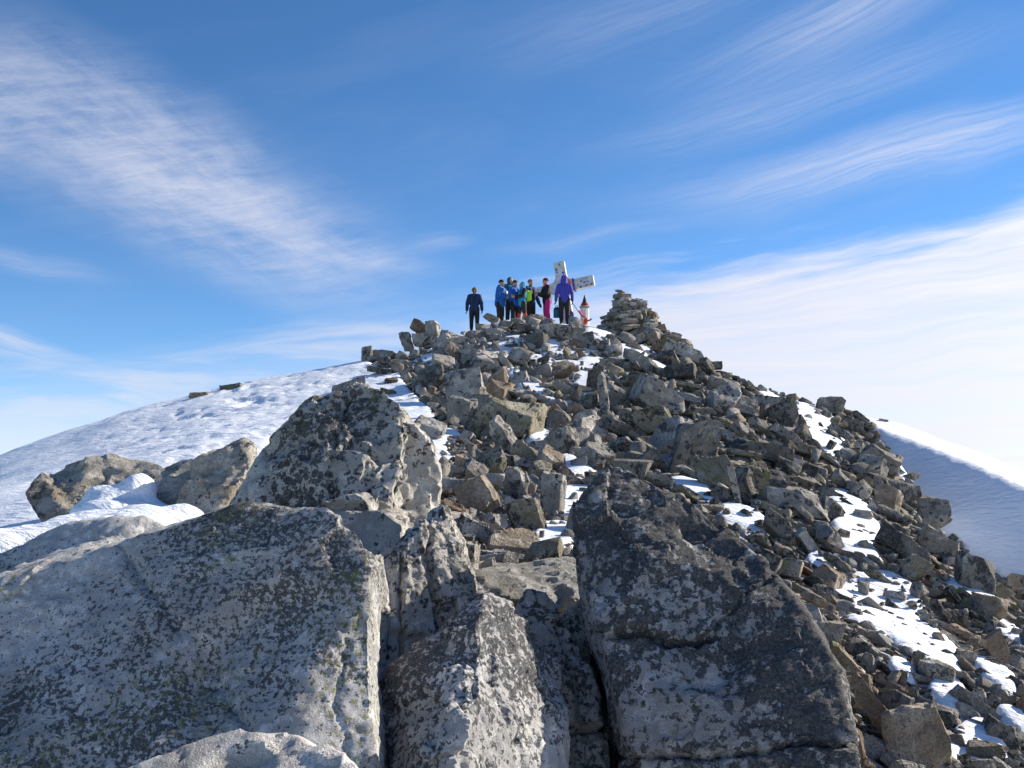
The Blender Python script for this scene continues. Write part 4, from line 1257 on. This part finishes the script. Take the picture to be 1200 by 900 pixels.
def lump(name, pts_list, mat, parent, voxel=0.012, smooth=2):
    me = remeshed(name, pts_list, voxel)
    if smooth:
        bm = bmesh.new(); bm.from_mesh(me)
        for _ in range(smooth): bmesh.ops.smooth_vert(bm, verts=bm.verts[:], factor=0.5, use_axis_x=True, use_axis_y=True, use_axis_z=True)
        bm.to_mesh(me); bm.free()
    me.materials.append(mat)
    me.polygons.foreach_set('use_smooth', np.ones(len(me.polygons), bool))
    return link(name, me, parent)


def person(label, px, d, head_py, rz, jacket, trousers, arms, sleeve=None, hands=SKIN, stance=0.11, puff=1.16, extras=(), lean=0.0, gaiter=None, panel=None, step=0.0):
    """arms: two (elbow, wrist) pairs in body space, person's right hand first; body looks along -Y"""
    x = (px - 600) / FPX * d / (math.cos(PITCH))
    x = P(px, head_py, d)[0]
    gz = ground_z(x, d)
    H = P(px, head_py, d)[2] - gz
    sc = min(max(H / 1.72, 0.93), 1.08)
    root = empty('person', (x, d, gz if abs(H / sc - 1.72) < 0.02 else P(px, head_py, d)[2] - 1.72 * sc), R(rz))
    set_props(root, label, 'person', 'walkers gathered on the summit')
    sl = sleeve or jacket
    mats = [jacket, trousers, SKIN, hands, BOOT, sl, gaiter or trousers, panel or jacket, EYE]
    J, T, S, HD, B, SL, GA, PA, EY = range(9)
    caps = []

    def cp(p0, r0, p1, r1, m): caps.append((np.array(p0, float), r0, np.array(p1, float), r1, m))
    f = puff
    ly = -lean
    for s in (-1, 1):
        kx = s * stance; sy = s * step
        cp((s * .09, 0, .88), .118, (kx, -.02 + sy * .5, .49), .088, T)
        cp((kx, -.02 + sy * .5, .49), .084, (kx, .015 + sy, .12), .070, T if gaiter is None else GA)
        cp((kx, .03 + sy, .055), .052, (kx + s * .012, -.155 + sy, .042), .043, B)
        cp((kx, .015 + sy, .16), .058, (kx, .02 + sy, .08), .056, B)
    cp((-.075, 0, .92), .118, (.075, 0, .92), .118, J)
    cp((0, 0, .88), .150 * f, (0, ly * .5, 1.12), .138 * f, J)
    cp((-.05, ly * .5, 1.12), .135 * f, (-.08, ly, 1.30), .125 * f, J)
    cp((.05, ly * .5, 1.12), .135 * f, (.08, ly, 1.30), .125 * f, J)
    if panel is not None: cp((.09, -.05, .95), .10 * f, (.11, ly - .05, 1.26), .10 * f, PA)
    cp((-.145, ly, 1.385), .080 * f, (.145, ly, 1.385), .080 * f, J)
    cp((0, ly, 1.42), .075, (0, ly - .01, 1.50), .062, J)
    cp((0, ly, 1.48), .056, (0, ly - .015, 1.56), .054, S)
    hx = ly - .02
    cp((0, hx + .012, 1.625), .095, (0, hx - .015, 1.60), .088, S)
    cp((0, hx - .03, 1.57), .070, (0, hx - .05, 1.535), .045, S)
    cp((0, hx - .105, 1.600), .010, (0, hx - .118, 1.572), .016, S)
    for s in (-1, 1):
        cp((s * .092, hx + .01, 1.605), .016, (s * .092, hx + .012, 1.575), .012, S)
        cp((s * .034, hx - .090, 1.607), .011, (s * .036, hx - .091, 1.607), .011, EY)
    for s, (el, wr) in zip((-1, 1), arms):
        sh = np.array((s * .185, ly, 1.375)); el = np.array(el, float); wr = np.array(wr, float)
        cp(sh, .080 * f, el, .066 * f, SL)
        cp(el, .064 * f, wr, .050 * f, SL)
        ax = (wr - el) / np.linalg.norm(wr - el)
        side = np.cross(ax, (s * 1.0, 0.2, 0)); side /= np.linalg.norm(side) + 1e-9
        nrm = np.cross(ax, side)
        pm = wr + ax * .055
        cp(wr, .033, wr + ax * .03, .034, HD)
        cp(pm - side * .022, .024, pm + side * .022, .024, HD)
        kn = wr + ax * .085
        for i_, (o_, ln) in enumerate(((-.033, .066), (-.011, .078), (.011, .074), (.033, .058))):
            b0 = kn + side * o_; b1 = b0 + ax * ln * .55 + nrm * .012 * -s; b2 = b1 + ax * ln * .38 + nrm * .028 * -s
            cp(b0, .0115, b1, .0110, HD); cp(b1, .0110, b2, .0098, HD)
        t0 = wr + ax * .03 + side * .03
        cp(t0, .0135, t0 + side * .030 + ax * .032, .0125, HD); cp(t0 + side * .030 + ax * .032, .0125, t0 + side * .034 + ax * .064, .0105, HD)
    me = remeshed('body', [capsule_pts(a, ra, b_, rb) for a, ra, b_, rb, m in caps], 0.0115)
    bm = bmesh.new(); bm.from_mesh(me)
    bmesh.ops.smooth_vert(bm, verts=bm.verts[:], factor=0.35, use_axis_x=True, use_axis_y=True, use_axis_z=True)
    bm.to_mesh(me); bm.free()
    v, n = coords(me)
    folds = ridged(v * np.array((9, 9, 14)) + px, 2) * 0.010
    folds *= np.clip((1.45 - v[:, 2]) / 0.05, 0, 1) * np.clip((v[:, 2] - 0.14) / .05, 0, 1)
    v = v + n * folds[:, None]
    me.vertices.foreach_set('co', v.astype(np.float32).ravel())
    cen = np.empty(3 * len(me.polygons), np.float32); me.update(); me.polygons.foreach_get('center', cen); cen = cen.reshape(-1, 3).astype(float)
    best = np.full(len(cen), 1e9); idx = np.zeros(len(cen), np.int32)
    for a, ra, b_, rb, m in caps:
        ab = b_ - a; L2 = max(ab @ ab, 1e-9)
        t = np.clip((cen - a) @ ab / L2, 0, 1)
        dist = np.linalg.norm(cen - (a + t[:, None] * ab), axis=1) - (ra + (rb - ra) * t)
        s_ = dist < best; best[s_] = dist[s_]; idx[s_] = m
    for m in mats: me.materials.append(m)
    me.polygons.foreach_set('material_index', idx); me.polygons.foreach_set('use_smooth', np.ones(len(me.polygons), bool))
    me.update()
    body = link('body', me, root)
    hc = np.array((0, hx + .005, 1.62))
    for (kind, mat) in extras:
        if kind == 'hood':
            hood = [capsule_pts(hc + (0, .045, .02), .118, hc + (0, .025, -.04), .120), capsule_pts(hc + (0, .05, -.08), .105, hc + (0, .05, -.16), .10),
                    capsule_pts(hc + (-.07, -.02, 0), .055, hc + (-.07, 0, -.12), .06), capsule_pts(hc + (.07, -.02, 0), .055, hc + (.07, 0, -.12), .06)]
            lump('hood', hood, mat, root)
        elif kind == 'hood_down':
            lump('hood', [capsule_pts(hc + (-.07, .09, -.15), .06, hc + (.07, .09, -.15), .06), capsule_pts(hc + (0, .10, -.12), .07, hc + (0, .11, -.19), .07)], mat, root)
        elif kind == 'beanie':
            part('beanie', lathe([(.106, .0), (.110, .02), (.104, .055), (.085, .088), (.050, .11), (.012, .118)], 20, tuple(hc + (0, .008, .005))), mat, root, smooth=True)
        elif kind == 'hair':
            lump('hair', [capsule_pts(hc + (0, .03, .015), .100, hc + (0, .035, -.02), .096)], mat, root)
        elif kind == 'ponytail':
            lump('ponytail', [capsule_pts(hc + (0, .12, -.01), .035, hc + (0.01, .15, -.10), .040), capsule_pts(hc + (0.01, .15, -.10), .040, hc + (.02, .14, -.26), .018)], mat, root)
        elif kind == 'headband':
            part('headband', lathe([(.104, 0), (.110, .012), (.110, .05), (.104, .062)], 20, tuple(hc + (0, .012, -.008))), mat, root, smooth=True)
        elif kind == 'beard':
            lump('beard', [capsule_pts(hc + (-.035, -.045, -.07), .034, hc + (.035, -.045, -.07), .034), capsule_pts(hc + (0, -.06, -.09), .032, hc + (0, -.055, -.105), .026)], mat, root)
        elif kind == 'collar':
            part('collar', lathe([(.095, -.02), (.105, .0), (.100, .05), (.085, .075)], 18, (0, ly, 1.435)), mat, root, smooth=True)
        elif kind == 'pack':
            bp = empty('backpack', (0, 0, 0)); bp.parent = root
            bpk = lump('backpack', [[(sx * .17, ly + .13 + dy * .20, z) for sx in (-1, 1) for dy in (0, 1) for z in (.98, 1.36)] + [(0, ly + .26, 1.44)]], mat, root, 0.014, 6)
            bpy.data.objects.remove(bp)
            bm = bmesh.new()
            for s in (-1, 1): box_bm(bm, (s * .10, ly - .135, 1.24), (.045, .02, .30))
            part('shoulder_strap', bm, BLACK, bpk)
        elif kind == 'chest_patch':
            lump('chest_patch', [[(x_, ly - .13 * f - .03 * y_, z) for x_ in (.0, .13) for y_ in (-1, 1) for z in (1.22, 1.33)]], mat, root, 0.012, 2)
    root.scale = (sc, sc, sc)
    print('PERSON', px, 'H', round(H, 2), 'base err', round(root.location.z - gz, 2))
    return root


HANG = (((-.27, .02, 1.10), (-.29, -.04, .86)), ((.27, .02, 1.10), (.29, -.04, .86)))
FRONT = (((-.24, -.02, 1.12), (-.10, -.24, 1.10)), ((.24, -.02, 1.12), (.08, -.26, 1.12)))
REACH = (((-.22, -.12, 1.14), (-.10, -.36, 1.16)), ((.22, -.10, 1.12), (.10, -.34, 1.10)))
navy = cloth('navy_softshell', (0.012, 0.030, 0.085)); blue = cloth('blue_down', (0.015, 0.115, 0.40)); royal = cloth('royal_blue_shell', (0.012, 0.10, 0.42))
teal = cloth('dark_teal_shell', (0.012, 0.10, 0.17)); turq = cloth('turquoise_shell', (0.02, 0.27, 0.46)); lime = cloth('lime_pack_cloth', (0.28, 0.58, 0.02))
purple = cloth('purple_shell', (0.055, 0.055, 0.36)); pinkp = cloth('magenta_trousers', (0.50, 0.03, 0.22)); maroon = cloth('maroon_knit', (0.10, 0.015, 0.03))
white_c = cloth('white_shell', (0.65, 0.66, 0.70)); midblue = cloth('mid_blue_sleeve', (0.015, 0.07, 0.25)); darkpants = cloth('dark_grey_trousers', (0.025, 0.022, 0.024))
hair = plain('brown_hair', (0.10, 0.055, 0.03), 0.6); blond = plain('tan_knit', (0.26, 0.18, 0.10), 0.8); greyk = cloth('grey_knit', (0.16, 0.13, 0.12)); navyk = cloth('navy_knit', (0.012, 0.022, 0.05))
orange_g = cloth('orange_gaiter', (0.42, 0.05, 0.015))

person('person in navy jacket standing apart with back turned, long brown ponytail', 556, 36.6, 337, 178, navy, BLACK, HANG, hands=GLOVE, extras=(('hair', hair), ('ponytail', hair), ('headband', blond)))
person('person in puffy blue jacket and black beanie turned towards the huddle', 586, 37.6, 328.5, 66, blue, darkpants, FRONT, puff=1.34, lean=.05, extras=(('beanie', BLACK), ('hood_down', blue), ('chest_patch', white_c)))
person('person in the huddle with a dark teal hood raised, half hidden', 598, 38.6, 325.5, 25, teal, BLACK, FRONT, puff=1.2, extras=(('hood', teal),))
person('person in royal blue and white jacket with navy beanie holding hands forward', 603.5, 37.5, 329, 40, royal, BLACK, FRONT, panel=white_c, puff=1.22, extras=(('beanie', navyk),))
person('person in turquoise hooded jacket with lime backpack, reaching a black sleeve out', 612, 37.2, 331, -64, turq, darkpants, REACH, sleeve=BLACK, gaiter=orange_g, step=.12, extras=(('hood', turq), ('pack', lime)))
person('bearded person in long navy jacket with grey knit cap and blue sleeves', 621.5, 38.4, 328, 38, navy, darkpants, (((-.26, -.02, 1.12), (-.22, -.20, .98)), ((.30, .0, 1.10), (.36, -.06, .88))), sleeve=midblue, hands=GLOVE, puff=1.22, extras=(('beanie', greyk), ('beard', hair)))
person('person in black jacket, magenta trousers and maroon beanie reaching to the bearded one', 641, 38.2, 326.5, -72, BLACK, pinkp, REACH, lean=.04, extras=(('beanie', maroon), ('collar', PINK)), hands=SKIN)
person('person in bright purple hooded jacket seen from behind before the cross', 661, 36.9, 323.5, 182, purple, BLACK, HANG, hands=GLOVE, puff=1.04, extras=(('hood', purple),))


# ------------------------------------------------------------------ belongings
def bag(name, label, px, py, d, w, h, mat, flap, cat, tilt=0.0):
    k = d / FPX; c = P(px, py + h / 2, d)
    root = empty(name, c, R(tilt)); set_props(root, label, cat)
    W, Hh = w * k, h * k
    b0 = lump('bag_body', [[(sx * W / 2, sy * W * .3, z) for sx in (-1, 1) for sy in (-1, 1) for z in (0.02, Hh * .75)] + [(sx * W * .25, 0, Hh) for sx in (-1, 1)]], mat, root, 0.014, 6)
    lump('bag_flap', [[(sx * W * .42, sy * W * .34, z) for sx in (-1, 1) for sy in (-1, 1) for z in (Hh * .68, Hh * .86)]], flap, root, 0.014, 4)
    part('carry_loop', tube([(-W * .15, 0, Hh * .95), (-W * .12, 0, Hh * 1.12), (W * .12, 0, Hh * 1.12), (W * .15, 0, Hh * .95)], 0.012), flap, root)
    return root


bag('rucksack', 'blue rucksack with red flap beside the legs of the purple-jacketed person', 668, 371, 37.3, 9, 16, cloth('sky_blue_nylon', (.02, .22, .50)), cloth('red_nylon', (.40, .04, .08)), 'rucksack')
bag('rucksack', 'dark teal bag hanging by the hand of the purple-jacketed person', 652.5, 366, 37.0, 8, 14, teal, BLACK, 'rucksack')
k_ = 38.3 / FPX
sack = empty('orange_bundle', P(686, 381, 38.3)); set_props(sack, 'orange cloth bundle tied with pink tape against the white shrine', 'bundle')
lump('bundle_body', [capsule_pts((0, 0, 3 * k_), 2.8 * k_, (.03, 0, 7 * k_), 2.3 * k_)], ORANGE, sack, 0.014, 3)
part('tape', tube([(-.02, -.02, 9 * k_), (-.14, -.03, 12 * k_), (-.20, -.05, 15 * k_), (-.26, -.04, 17 * k_)], 0.045, 6), PINK, sack)
part('tape', tube([(.07, -.02, 5 * k_), (.18, -.03, 6 * k_), (.24, -.02, 7.5 * k_)], 0.03, 6), PURPLE_CLOTH, sack)
set_props(part('guy_rope', tube([P(668, 350, 39.0), P(675, 361, 38.8), P(682, 371, 38.5)], 0.016, 5), plain('rope', (.25, .22, .24), .8), None), 'thin slack cord running from the cross down to the shrine', 'rope')
